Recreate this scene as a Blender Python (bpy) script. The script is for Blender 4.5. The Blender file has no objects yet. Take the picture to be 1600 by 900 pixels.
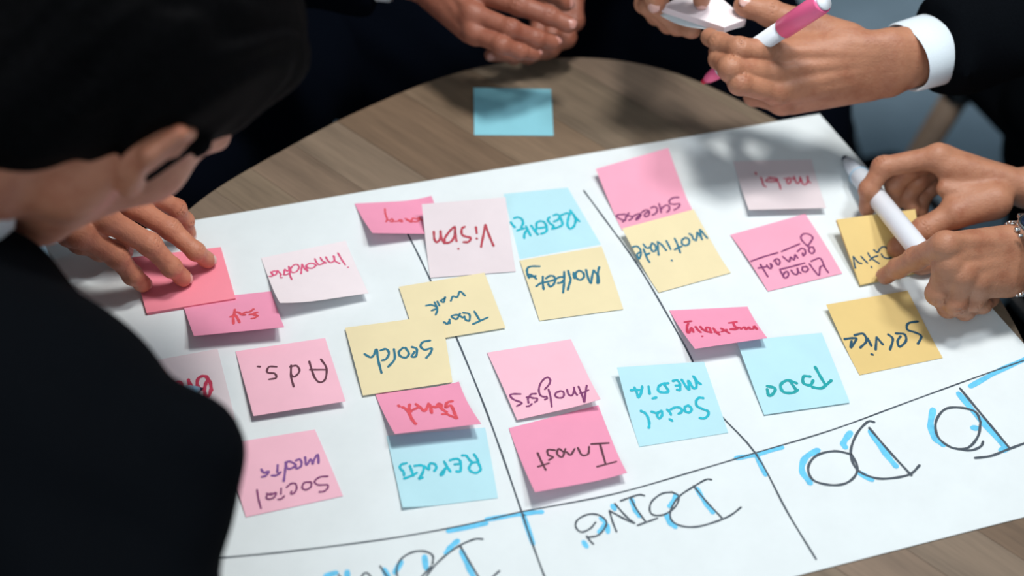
import bpy, bmesh, math, random
import numpy as np
from mathutils import Vector, Matrix
from mathutils.bvhtree import BVHTree

# ------------------------------------------------------------------ camera
TZ = 0.74                         # height of the table top above the floor
FPX, PITCH, ROLL, CH = 2200.0, 0.8273952671, 0.0616228376, 0.9142314302
scene = bpy.context.scene
COL = scene.collection
_rt = np.array([1., 0, 0]); _fw = np.array([0, math.cos(PITCH), -math.sin(PITCH)]); _up = np.cross(_rt, _fw)
CR = math.cos(ROLL)*_rt + math.sin(ROLL)*_up
CU = -math.sin(ROLL)*_rt + math.cos(ROLL)*_up
CF = _fw
CP = np.array([0, 0, CH + TZ])
cd = bpy.data.cameras.new('camera'); cam = bpy.data.objects.new('camera', cd); COL.objects.link(cam)
cam.matrix_world = Matrix(((CR[0], CU[0], -CF[0], CP[0]), (CR[1], CU[1], -CF[1], CP[1]), (CR[2], CU[2], -CF[2], CP[2]), (0, 0, 0, 1)))
cd.sensor_width = 36.0; cd.lens = FPX/1600*36.0
cd.clip_start = 0.02; cd.clip_end = 50
cd.dof.use_dof = True; cd.dof.focus_distance = 1.18; cd.dof.aperture_fstop = 2.5
scene.camera = cam
# ------------------------------------------------------------------ world, lights, exposure
w = bpy.data.worlds.new('World'); scene.world = w; w.use_nodes = True
w.node_tree.nodes['Background'].inputs[0].default_value = (0.72, 0.88, 1.0, 1)
w.node_tree.nodes['Background'].inputs[1].default_value = 0.28
def area(name, loc, target, size, power, col):
    l = bpy.data.lights.new(name, 'AREA'); l.shape = 'SQUARE'; l.size = size; l.energy = power; l.color = col
    o = bpy.data.objects.new(name, l); COL.objects.link(o); o.location = loc
    o.rotation_euler = (Vector(target)-Vector(loc)).to_track_quat('-Z', 'Y').to_euler()
    return o
area('pendant_lamp_light', (0.18, 1.08, TZ+1.45), (0.1, 0.95, TZ), 0.22, 14.5, (1.0, 0.97, 0.93))
area('second_lamp_light', (0.75, 1.0, TZ+1.75), (0.1, 0.9, TZ), 0.25, 11, (0.96, 0.98, 1.0))
area('window_light', (-0.5, -1.3, TZ+1.9), (0.0, 0.8, TZ), 1.4, 18, (0.86, 0.95, 1.0))
scene.view_settings.view_transform = 'Standard'; scene.view_settings.look = 'None'
scene.view_settings.gamma = 1.0; scene.view_settings.exposure = -0.08; scene.view_settings.use_curve_mapping = False

# ------------------------------------------------------------------ helpers
def ray(px, py):
    d = CF + (px-800)/FPX*CR + (450-py)/FPX*CU
    return d/np.linalg.norm(d)
def at(px, py, z=0.0):            # the point at height z above the table top that is seen at (px, py)
    d = ray(px, py); t = (z+TZ-CP[2])/d[2]
    return CP + t*d
def far(px, py, dist):            # the point seen at (px, py) at a distance from the lens
    return CP + dist*ray(px, py)
def step(P, px, py, L, side):     # next joint: seen at (px, py), bone length L from P; side -1 nearer, +1 farther
    d = ray(px, py); m = np.dot(P-CP, d); q = CP+m*d; h = np.linalg.norm(P-q)
    if h >= L: return q + 0*d
    return CP + (m + side*math.sqrt(L*L-h*h))*d
def nrm(v): v = np.array(v, float); return v/(np.linalg.norm(v)+1e-12)
def tag(o, label=None, cat=None, group=None, kind=None):
    if label: o['label'] = label
    if cat: o['category'] = cat
    if group: o['group'] = group
    if kind: o['kind'] = kind
    return o
def empty(name, loc, label, cat, group=None):
    o = bpy.data.objects.new(name, None); COL.objects.link(o); o.location = Vector(loc); o.empty_display_size = .02
    tag(o, label, cat, group); return o
def mesh_obj(name, verts, faces, mat, parent=None, smooth=True):
    me = bpy.data.meshes.new(name)
    verts = np.asarray(verts, float)
    if parent is not None: verts = verts - np.array(parent.location)   # thing origins are unrotated
    me.from_pydata(verts.tolist(), [], [tuple(int(i) for i in f) for f in faces]); me.update()
    if smooth: me.polygons.foreach_set('use_smooth', [True]*len(me.polygons))
    o = bpy.data.objects.new(name, me); COL.objects.link(o); me.materials.append(mat)
    if parent is not None: o.parent = parent
    return o
def fix_normals(o):
    bm = bmesh.new(); bm.from_mesh(o.data); bmesh.ops.recalc_face_normals(bm, faces=bm.faces); bm.to_mesh(o.data); bm.free()
def bevel(o, wdt, seg=2):
    m = o.modifiers.new('bevel', 'BEVEL'); m.width = wdt; m.segments = seg; m.limit_method = 'ANGLE'; return o
def lathe(profile, A, B, n=32):   # profile: (distance along A->B in metres, radius)
    A = np.array(A, float); d = nrm(np.array(B)-A); u = nrm(np.cross(d, [0.3, 0.1, 1])); v = np.cross(d, u)
    V = []; F = []
    for s, r in profile:
        for k in range(n):
            a = 2*math.pi*k/n; V.append(A+d*s+r*(math.cos(a)*u+math.sin(a)*v))
    for i in range(len(profile)-1):
        for k in range(n):
            F.append((i*n+k, i*n+(k+1) % n, (i+1)*n+(k+1) % n, (i+1)*n+k))
    F.append(tuple(range(n-1, -1, -1))); F.append(tuple((len(profile)-1)*n+k for k in range(n)))
    return V, F
def box(c, ax, ay, az, sx, sy, sz):
    c = np.array(c); V = []
    for k in (-1, 1):
        for j in (-1, 1):
            for i in (-1, 1): V.append(c+ax*i*sx/2+ay*j*sy/2+az*k*sz/2)
    F = [(0, 2, 3, 1), (4, 5, 7, 6), (0, 1, 5, 4), (2, 6, 7, 3), (0, 4, 6, 2), (1, 3, 7, 5)]
    return V, F
def tube(pts, r, n=10):
    pts = [np.array(p, float) for p in pts]; V = []; F = []
    rr = r if hasattr(r, '__len__') else [r]*len(pts)
    up = np.array([0.13, 0.2, 1.])
    for i, p in enumerate(pts):
        t = nrm(pts[min(i+1, len(pts)-1)]-pts[max(i-1, 0)]); u = nrm(np.cross(t, up)); v = np.cross(t, u)
        for k in range(n):
            a = 2*math.pi*k/n; V.append(p+rr[i]*(math.cos(a)*u+math.sin(a)*v))
    for i in range(len(pts)-1):
        for k in range(n): F.append((i*n+k, i*n+(k+1) % n, (i+1)*n+(k+1) % n, (i+1)*n+k))
    F.append(tuple(range(n-1, -1, -1))); F.append(tuple((len(pts)-1)*n+k for k in range(n)))
    return V, F

# ------------------------------------------------------------------ materials
def newmat(name):
    m = bpy.data.materials.new(name); m.use_nodes = True
    return m, m.node_tree, m.node_tree.nodes['Principled BSDF']
def noise(nt, scale, detail=4, rough=.6, coord='Object', stretch=None, loc=None):
    tc = nt.nodes.new('ShaderNodeTexCoord'); mp = nt.nodes.new('ShaderNodeMapping'); n = nt.nodes.new('ShaderNodeTexNoise')
    nt.links.new(tc.outputs[coord], mp.inputs[0]); nt.links.new(mp.outputs[0], n.inputs['Vector'])
    n.inputs['Scale'].default_value = scale; n.inputs['Detail'].default_value = detail; n.inputs['Roughness'].default_value = rough
    if stretch: mp.inputs['Scale'].default_value = stretch
    if loc: mp.inputs['Location'].default_value = loc
    return n
def ramp(nt, src, stops):
    r = nt.nodes.new('ShaderNodeValToRGB'); e = r.color_ramp.elements
    while len(e) < len(stops): e.new(.5)
    for el, (p, c) in zip(e, stops): el.position = p; el.color = (*c, 1)
    nt.links.new(src, r.inputs[0]); return r
def bump(nt, b, src, strength, dist):
    n = nt.nodes.new('ShaderNodeBump'); n.inputs['Strength'].default_value = strength; n.inputs['Distance'].default_value = dist
    nt.links.new(src, n.inputs['Height']); nt.links.new(n.outputs[0], b.inputs['Normal']); return n
def simple(name, col, rough=.6, metal=0, spec=.5, nscale=None, var=.06, bstr=0, bdist=.001, sheen=0):
    m, nt, b = newmat(name); b.inputs['Roughness'].default_value = rough; b.inputs['Metallic'].default_value = metal
    b.inputs['Specular IOR Level'].default_value = spec
    if sheen: b.inputs['Sheen Weight'].default_value = sheen
    if nscale:
        n = noise(nt, nscale); c = np.array(col)
        r = ramp(nt, n.outputs[0], [(.3, tuple(c*(1-var))), (.7, tuple(np.minimum(c*(1+var), 1)))])
        nt.links.new(r.outputs[0], b.inputs['Base Color'])
        if bstr: bump(nt, b, n.outputs[0], bstr, bdist)
    else: b.inputs['Base Color'].default_value = (*col, 1)
    return m
def srgb(r, g, b_):
    f = lambda c: (c/255/12.92) if c/255 <= .04045 else ((c/255+.055)/1.055)**2.4
    return (f(r), f(g), f(b_))
def paper(name, col, trans=.15):
    m = simple(name, col, .75, spec=.25, nscale=30, var=.025, bstr=.15, bdist=.0004)
    return m
M = {}
M['sheet'] = paper('sheet_paper', srgb(228, 236, 238))
M['pink'] = paper('light_pink_paper', srgb(247, 192, 209))
M['pink_mid'] = paper('mid_pink_paper', srgb(244, 168, 193))
M['pale_grey'] = paper('greyish_pink_paper', srgb(228, 216, 220))
M['rose'] = paper('rose_pink_paper', srgb(240, 156, 186))
M['coral'] = paper('coral_pink_paper', srgb(252, 148, 166))
M['pale'] = paper('pale_pink_paper', srgb(241, 230, 234))
M['yellow'] = paper('yellow_paper', srgb(234, 220, 178))
M['gold'] = paper('golden_yellow_paper', srgb(226, 198, 132))
M['blue'] = paper('light_blue_paper', srgb(186, 228, 238))
M['blue_deep'] = paper('sky_blue_paper', srgb(136, 200, 214))
def ink(name, c, rough=.6): return simple(name, c, rough, spec=.3, nscale=160, var=.14)
INK = {'red': ink('red_ink', srgb(205, 62, 92)), 'crimson': ink('crimson_ink', srgb(222, 84, 96)), 'pinkink': ink('pink_ink', srgb(222, 90, 130)),
       'teal': ink('teal_ink', srgb(44, 116, 140)), 'cyan': ink('cyan_ink', srgb(20, 180, 200)), 'green': ink('green_teal_ink', srgb(10, 160, 165)),
       'purple': ink('purple_ink', srgb(128, 60, 110)), 'violet': ink('violet_ink', srgb(130, 84, 150)), 'brown': ink('dark_brown_ink', srgb(98, 58, 72)), 'navy': ink('navy_ink', srgb(26, 76, 100)),
       'black': ink('grey_black_ink', srgb(74, 84, 94)), 'hi': ink('sky_blue_highlighter', srgb(104, 200, 240)), 'dkred': ink('dark_red_ink', srgb(178, 60, 76))}
M['black_cloth'] = simple('black_suit_cloth', (.0028, .0036, .005), .95, spec=.02, nscale=900, var=.25, bstr=.25, bdist=.0005)
M['navy_cloth'] = simple('navy_suit_cloth', (.0018, .003, .0062), .95, spec=.02, nscale=900, var=.25, bstr=.25, bdist=.0005)
M['shirt'] = simple('white_shirt_cloth', srgb(220, 232, 240), .8, spec=.2, nscale=700, var=.03, bstr=.2, bdist=.0003)
M['nail'] = simple('fingernail', srgb(222, 178, 168), .28, spec=.6)
M['nail_dark'] = simple('fingernail_tan', srgb(190, 136, 124), .3, spec=.6)
M['white_plastic'] = simple('white_plastic', srgb(232, 238, 246), .32, spec=.5)
M['pink_plastic'] = simple('pink_plastic', srgb(255, 112, 162), .3, spec=.5)
M['red_tip'] = simple('red_felt_tip', srgb(200, 20, 60), .7)
M['navy_tip'] = simple('navy_felt_tip', srgb(16, 26, 60), .7)
M['blue_plastic'] = simple('pale_blue_plastic', srgb(150, 196, 224), .3)
M['steel'] = simple('brushed_steel', (.72, .75, .76), .25, metal=1)
M['dial'] = simple('watch_dial', srgb(22, 40, 66), .2)
M['black_metal'] = simple('black_metal', (.01, .01, .012), .4)
def skin(name, c, sss=.12):
    m, nt, b = newmat(name); c = np.array(c)
    n = noise(nt, 55, 5, .6); r = ramp(nt, n.outputs[0], [(.25, tuple(c*np.array([.80, .66, .62]))), (.5, tuple(c)), (.8, tuple(np.minimum(c*np.array([1.12, 1.14, 1.14]), 1)))])
    nt.links.new(r.outputs[0], b.inputs['Base Color'])
    b.inputs['Roughness'].default_value = .48; b.inputs['Specular IOR Level'].default_value = .42
    b.inputs['Subsurface Weight'].default_value = sss; b.inputs['Subsurface Radius'].default_value = (.009, .004, .002); b.inputs['Subsurface Scale'].default_value = .5
    n2 = noise(nt, 420, 3, .6); n3 = noise(nt, 130, 4, .7, stretch=(1, 2.5, 1))
    mx = nt.nodes.new('ShaderNodeMath'); mx.operation = 'ADD'; nt.links.new(n2.outputs[0], mx.inputs[0]); nt.links.new(n3.outputs[0], mx.inputs[1])
    bump(nt, b, mx.outputs[0], .6, .0007)
    return m
M['skin_light'] = skin('fair_skin', srgb(206, 168, 150))
M['skin_mid'] = skin('tan_skin', srgb(180, 126, 98))
M['skin_red'] = skin('ruddy_skin', srgb(150, 92, 72))
M['skin_head'] = skin('warm_skin', srgb(198, 132, 104))
M['hair'] = simple('black_hair', (.0022, .0022, .0026), .8, spec=.04, nscale=200, var=.4, bstr=.5, bdist=.001)
def wood(name, base, seed):
    m, nt, b = newmat(name); c = np.array(base)
    n = noise(nt, 3.2, 8, .62, stretch=(1.0, 9.0, 4), loc=(seed*1.7, seed*3.1, 0)); n2 = noise(nt, 14, 6, .7, stretch=(1, 16, 4), loc=(seed, 0, 0))
    mx = nt.nodes.new('ShaderNodeMix'); mx.data_type = 'FLOAT'; mx.inputs[0].default_value = .4
    nt.links.new(n.outputs[0], mx.inputs[2]); nt.links.new(n2.outputs[0], mx.inputs[3])
    r = ramp(nt, mx.outputs[0], [(.30, tuple(c*.50)), (.44, tuple(c*.82)), (.55, tuple(c*1.0)), (.72, tuple(np.minimum(c*1.32, 1)))])
    nt.links.new(r.outputs[0], b.inputs['Base Color']); b.inputs['Roughness'].default_value = .52; b.inputs['Specular IOR Level'].default_value = .35
    bump(nt, b, mx.outputs[0], .15, .0006)
    return m
# handwriting: for every word the strokes of the pen, (x0, y0, scale, pen width, ink, strokes)
INKS = {
'innovation': (410,380,10,26,'pinkink',[[(1180,155),(1240,260),(1295,340)],[(1335,378),(1345,380)],[(1110,200),(1130,270),(1150,290),(1210,320)],[(1125,210),(1120,280),(1060,305),(1020,270),(990,215)],[(905,225),(940,280),(1000,310),(960,310),(940,330)],[(940,320),(890,340),(850,310),(820,245)],[(840,350),(790,390),(720,390),(690,360),(720,325),(790,318),(845,350)],[(620,330),(660,400),(710,440),(690,400),(680,350)],[(620,335),(612,400),(605,480)],[(575,370),(545,335),(490,345),(445,400),(450,450),(500,460),(550,430),(575,380)],[(410,365),(425,440),(430,500),(460,570)],[(330,495),(380,495),(440,460)],[(430,380),(400,440),(350,410)],[(345,420),(340,490)],[(235,430),(290,490),(280,520)],[(285,542),(310,542)],[(230,440),(215,490),(180,500),(150,470),(170,440),(220,440)],[(130,450),(160,500),(150,520),(105,520)]]),
'sell': (340,460,16,62,'crimson',[[(1000,450),(920,470),(960,520),(1000,540),(930,590),(850,610)],[(940,530),(860,500),(800,510)],[(900,370),(800,440),(700,450),(640,490),(690,520),(600,510),(520,450),(430,450)],[(430,380),(420,470),(390,560),(400,740)],[(430,500),(500,600),(550,710)],[(420,540),(320,565)]]),
'memory': (590,310,20,55,'crimson',[[(230,330),(235,450),(270,570),(300,650),(260,740)],[(290,680),(380,690),(450,640),(480,690),(460,740),(400,730)],[(480,720),(560,725),(640,715),(700,670),(760,690),(760,740),(700,720)],[(860,630),(920,650),(980,690),(1060,700),(1050,750),(960,700),(900,680)],[(1060,720),(1100,620),(1180,640),(1260,640),(1300,600),(1340,660)],[(1100,730),(1220,735),(1290,690),(1350,660),(1420,700)]]),
'vision': (540,290,5.625,20,'dkred',[[(1228,345),(1210,440),(1190,540)],[(1228,345),(1262,440),(1300,530)],[(1145,365),(1152,420)],[(1150,465),(1155,468)],[(1048,362),(1022,380),(1022,430),(1060,450),(1100,460),(1080,495),(1035,498)],[(960,362),(935,380),(900,420),(870,470),(880,505),(930,490),(960,430),(960,365),(965,430),(975,490)],[(990,556),(993,558)],[(775,405),(780,470),(800,498),(830,470),(835,400)],[(835,405),(845,470),(870,508)]]),
'research': (790,310,12.3,46,'cyan',[[(1240,230),(1300,310),(1370,400),(1420,445)],[(1235,290),(1200,400),(1190,520),(1240,585),(1310,540),(1345,440),(1330,360)],[(1240,290),(1160,290),(1060,330)],[(920,330),(990,310),(1040,350),(1010,410),(930,450)],[(1040,350),(1080,440),(1090,510),(1000,560),(890,590)],[(850,360),(810,410),(850,480),(920,530),(900,580)],[(680,685),(780,640),(785,540),(740,460),(670,440),(600,470),(590,540)],[(640,575),(760,560)],[(490,525),(560,620),(620,700)],[(570,650),(600,560)],[(390,535),(430,620),(480,720)],[(400,620),(360,700),(360,770)],[(360,580),(280,600),(220,625)],[(160,385),(230,365),(310,400),(335,480),(300,560)],[(65,370),(110,480),(180,560)],[(100,430),(90,600)]]),
'market': (810,405,11.4,40,'teal',[[(1440,140),(1415,250),(1405,415),(1430,415),(1420,300),(1340,200)],[(1340,200),(1310,320),(1290,430),(1240,330),(1205,190)],[(1080,205),(1030,240),(1020,310),(1060,360),(1120,365),(1170,310),(1150,240),(1090,205)],[(985,240),(985,290),(1000,345)],[(885,205),(910,300),(930,370),(900,470),(880,550)],[(815,225),(815,400),(795,600)],[(800,320),(740,320),(670,350),(610,380),(540,400),(400,430),(320,485)],[(700,430),(760,420),(800,380)],[(490,345),(560,300),(630,310),(660,370),(620,460),(560,490),(530,440)],[(435,310),(435,430),(450,540)],[(380,130),(240,130),(165,160),(155,240),(190,340)],[(190,270),(260,300),(320,355)],[(190,320),(310,300)]]),
'success': (950,300,12.3,34,'purple',[[(1360,105),(1250,115),(1180,170),(1190,225),(1270,240),(1370,230),(1360,290),(1270,350)],[(980,230),(1000,300),(1020,400)],[(1010,360),(1060,290),(1130,255),(1180,290),(1170,360),(1130,390)],[(820,310),(890,285),(940,320),(930,400),(850,450)],[(640,400),(720,350),(790,370),(780,450),(720,480),(700,440),(740,400),(770,380)],[(470,480),(560,430),(630,430),(600,500),(540,540),(560,490),(620,440)],[(400,550),(450,520),(470,480),(390,460),(340,480),(400,405)],[(345,480),(330,540),(280,580)],[(330,550),(230,520),(160,465),(210,440),(330,430)]]),
'motivate': (980,350,12.3,38,'teal',[[(1540,275),(1460,180),(1400,110),(1410,200),(1440,300)],[(1440,300),(1400,230),(1345,165),(1340,240),(1320,320)],[(1320,320),(1270,290),(1240,220),(1190,190)],[(1110,265),(1050,320),(1060,390),(1130,415),(1190,370),(1180,290),(1110,265)],[(910,280),(960,380),(990,470),(1020,555)],[(910,495),(980,460),(1050,430)],[(750,325),(790,400),(835,490)],[(580,345),(660,400),(750,510)],[(590,350),(590,470),(605,600)],[(480,365),(450,440),(490,530),(550,500),(540,410),(480,370)],[(310,390),(370,460),(450,450)],[(310,480),(350,580),(390,680),(430,740)],[(350,600),(430,565)],[(70,470),(150,430),(220,450),(260,530),(190,580),(180,650),(225,680),(260,600),(265,540)],[(850,700),(865,708)]]),
'method': (1170,260,14.5,36,'red',[[(1400,380),(1340,320),(1330,220),(1330,360),(1270,420),(1220,400)],[(1210,380),(1160,240),(1160,330),(1110,390),(1070,360),(1020,230)],[(1010,300),(950,270),(890,270),(860,350),(900,400),(950,350),(930,300)],[(880,280),(800,280)],[(720,520),(690,400),(640,330),(650,290),(560,260),(440,250)],[(640,330),(540,350),(390,340),(440,290),(540,300),(620,310)],[(270,250),(310,350),(330,430),(390,470)],[(150,140),(165,190)]]),
'management': (1165,360,11.25,32,'purple',[[(1455,745),(1390,650),(1340,530),(1290,490),(1150,545)],[(1375,620),(1310,650),(1290,790),(1210,710),(1120,590)],[(1050,640),(1000,650),(1000,710),(1060,730),(1100,680),(1060,630)],[(970,755),(920,720),(910,660),(920,750),(880,780),(830,750),(800,700)],[(600,690),(640,770),(690,840),(750,800),(740,730),(690,740),(660,790)],[(600,690),(800,640),(1040,575)],[(1195,300),(1130,300),(1110,360),(1160,410),(1210,370),(1190,300)],[(1100,290),(1000,190),(970,120),(1020,65),(1110,70),(1180,130),(1140,210),(1090,280)],[(910,375),(980,320),(1040,340),(1050,410),(1010,450),(1000,400)],[(920,490),(870,430),(860,500),(840,520),(790,470),(770,550),(720,520),(650,460)],[(630,375),(780,310),(950,240)],[(490,545),(550,500),(600,540),(590,600),(550,600),(530,550)],[(470,640),(440,580),(450,660),(420,670),(370,610)],[(220,665),(370,640)],[(260,600),(320,700),(390,815)],[(95,545),(320,465),(565,395)]]),
'creative': (1310,380,17.6,44,'navy',[[(1450,400),(1340,420),(1230,380),(1180,300)],[(1350,180),(1290,110),(1200,110),(1130,170),(1090,240),(1050,250),(970,185)],[(810,270),(850,350),(920,430),(1010,490),(1120,560)],[(860,470),(960,390),(1080,350)],[(620,365),(700,450),(800,550)],[(900,645),(915,670)],[(410,370),(500,480),(560,540),(640,560)],[(410,370),(430,540),(465,690)],[(130,390),(220,345),(290,400),(330,480),(330,560),(280,580),(280,500)]]),
'brand': (610,615,13.3,64,'crimson',[[(1290,160),(1180,190),(1150,290),(1240,250),(1290,300),(1330,400),(1380,520)],[(1380,520),(1260,470),(1170,430),(1080,430)],[(1170,390),(1080,330),(1000,250)],[(1060,320),(1050,230),(990,220),(950,290),(880,270)],[(790,210),(830,270),(860,410)],[(800,220),(760,300),(710,370),(640,310),(530,220)],[(600,270),(540,310),(470,340)],[(400,230),(390,330),(430,380)],[(530,640),(450,540),(400,430),(330,330),(250,285)],[(165,250),(190,270)]]),
'reports': (615,700,11.03,44,'cyan',[[(1385,110),(1440,190),(1470,280),(1500,370),(1430,430),(1340,410),(1300,350),(1350,260),(1460,245)],[(1180,130),(1250,135),(1310,210),(1370,255)],[(970,215),(1040,195),(1110,195),(1155,250),(1150,400),(1080,405)],[(1050,285),(1145,275)],[(870,235),(920,320),(980,410)],[(920,330),(850,400),(810,460),(840,465),(880,400)],[(700,400),(735,350),(720,290),(650,265),(610,300),(610,370),(540,330),(470,300),(360,310)],[(530,310),(500,430),(440,530),(500,510)],[(280,310),(310,390),(340,480)],[(400,430),(310,480),(180,530)],[(225,262),(130,290),(110,350),(170,410),(180,480)]]),
'analysis': (790,580,11.43,34,'purple',[[(1450,255),(1425,400),(1410,560),(1370,440),(1300,275)],[(1330,395),(1400,380),(1480,340)],[(1220,290),(1240,380),(1280,430)],[(1225,300),(1210,400),(1170,440),(1120,410),(1095,330)],[(960,360),(900,390),(890,450),(960,480),(1030,460),(1040,390),(990,355),(930,380)],[(765,325),(800,450),(825,640)],[(700,325),(770,250),(800,170),(760,115),(690,140),(620,230),(595,340),(620,430),(680,460),(730,460),(740,490),(700,510)],[(545,405),(470,410),(430,450),(480,480),(560,490),(560,530),(520,555)],[(375,470),(420,460),(400,500),(410,570)],[(375,630),(430,620),(470,585)],[(270,410),(130,410),(80,440),(150,510),(280,560),(270,590),(200,625)]]),
'social_blue': (980,580,9,36,'cyan',[[(1035,185),(980,140),(930,65),(970,160),(970,230),(930,240),(880,160),(860,140),(870,260),(830,220),(765,120)],[(640,140),(700,130),(740,180),(740,265),(700,260)],[(680,205),(740,200)],[(580,170),(500,180),(440,220),(440,280),(500,300),(580,290),(550,230),(510,180)],[(300,215),(315,320)],[(355,385),(410,370)],[(210,215),(200,290),(160,370),(130,290),(100,230)],[(50,270),(120,265),(200,270)],[(1070,380),(1010,375),(970,420),(980,490),(1050,530),(1140,570),(1130,630),(1080,665),(1020,660)],[(860,480),(810,510),(820,570),(880,580),(905,530),(860,480)],[(610,540),(680,510),(750,520),(770,570),(720,600)],[(560,540),(600,580),(615,615)],[(595,675),(635,700)],[(340,570),(420,590),(480,560),(490,620),(450,665),(420,620),(440,580)],[(190,560),(250,590),(290,650),(310,730),(305,800)]]),
'opportunity': (1060,495,12.3,48,'red',[[(1510,245),(1460,180),(1440,230),(1380,240),(1360,200),(1300,250),(1270,200),(1200,240)],[(1120,100),(970,120)],[(1050,110),(1080,180),(1150,220),(1080,250),(1000,240),(1180,210)],[(980,320),(900,270),(820,225)],[(830,290),(930,250)],[(790,350),(720,290),(670,220)],[(700,300),(780,300)],[(640,310),(560,290),(470,250),(420,190)],[(620,300),(600,220),(540,210),(530,260)],[(430,300),(370,250),(330,190)],[(455,376),(462,378)],[(290,300),(250,210),(220,290),(180,310),(165,200),(190,130)],[(120,105),(250,85)]]),
'social_pink': (390,700,9,32,'violet',[[(970,215),(960,95),(900,180),(890,230),(860,160),(800,240),(780,130)],[(650,180),(700,160),(730,200),(720,260),(660,290),(640,230),(560,190),(520,210),(520,280),(570,295),(640,260)],[(510,200),(500,330),(480,470)],[(395,240),(390,340)],[(310,390),(380,385),(440,340)],[(165,300),(200,350),(270,330),(230,390),(170,410)]]),
'social_pink2': (390,700,9,26,'purple',[[(1100,400),(990,410),(915,470),(960,520),(1090,520),(1100,560),(1050,610),(980,620)],[(860,480),(770,490),(740,560),(790,590),(860,550),(870,490)],[(520,555),(590,500),(650,510),(660,580),(620,640),(580,645),(590,610)],[(445,570),(440,650)],[(400,725),(450,715),(490,675)],[(240,640),(300,660),(370,630),(350,690),(290,720),(240,710),(250,660),(310,640)],[(105,590),(125,720),(160,850)]]),
'search': (530,430,4.5,16,'teal',[[(640,460),(590,470),(572,500),(600,525),(650,515),(640,550),(612,582)],[(510,505),(545,520),(540,570),(510,572),(530,540)],[(450,510),(420,540),(430,570),(470,580),(490,550),(465,510)],[(385,520),(390,590),(345,645)],[(290,530),(330,520),(350,550),(330,590),(300,600)],[(178,555),(220,578),(245,560),(262,520),(275,600),(298,688)]]),
'team': (530,430,4.5,14,'teal',[[(885,145),(850,115),(830,155),(800,150),(785,182)],[(745,155),(735,190),(715,180),(740,165)],[(690,185),(705,215)],[(610,215),(650,210),(690,230),(650,250)],[(670,190),(690,240),(678,280)],[(1045,298),(940,345)],[(950,255),(990,320)],[(870,265),(915,275),(915,320),(890,315),(880,290)],[(850,270),(825,310),(790,290),(830,280),(870,300)],[(775,310),(778,340)],[(680,325),(710,358),(735,330),(760,345),(775,320)]]),
'service': (1020,440,3.333,12,'navy',[[(1380,208),(1330,218),(1325,250),(1365,265),(1398,285),(1380,325)],[(1265,270),(1310,275),(1318,310),(1285,340),(1275,310),(1290,285)],[(1225,275),(1250,300),(1235,355)],[(1165,290),(1198,328)],[(1165,290),(1160,355)],[(1118,295),(1138,335)],[(1138,378),(1146,382)],[(1050,280),(1095,272),(1112,310),(1080,345)],[(998,300),(1040,295),(1060,300),(1030,345),(1035,310)]]),
'todo': (1020,440,3.333,15,'green',[[(845,445),(870,490),(900,540)],[(830,550),(880,555),(930,515)],[(820,495),(785,495),(785,530),(820,540),(835,515)],[(750,530),(700,515),(665,540),(680,575),(725,580),(755,565)],[(715,520),(750,570)],[(595,545),(635,555),(630,580),(605,595),(595,560)]]),
'ads': (200,520,2.903,9,'brown',[[(875,120),(900,160),(895,210),(870,225),(845,200),(822,130)],[(825,168),(898,168)],[(740,148),(740,200),(752,245)],[(735,155),(765,150),(778,175),(755,200),(738,190)],[(675,155),(640,155),(632,180),(665,185),(672,205),(640,212)],[(588,153),(600,155)]]),
'bru': (210,550,6.925,34,'red',[[(830,400),(810,470),(770,470),(760,400),(770,350),(800,290)],[(775,265),(820,330),(835,420)],[(775,350),(750,400),(720,400),(680,360),(690,290),(740,262),(790,270)],[(585,300),(600,380)],[(600,330),(620,380)],[(425,320),(430,385)],[(430,370),(460,330),(500,330),(525,390)],[(345,365),(370,385)]]),
'invest': (740,500,3.102,10,'brown',[[(570,602),(655,597)],[(612,600),(640,700)],[(598,712),(692,687)],[(560,615),(555,650),(525,655),(505,620)],[(490,625),(470,655),(450,640)],[(445,625),(430,665),(405,650),(412,625),(435,640)],[(395,632),(360,630),(362,655),(385,665),(365,680)],[(310,645),(330,690),(350,728)],[(312,712),(365,695)]]),
}
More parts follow.
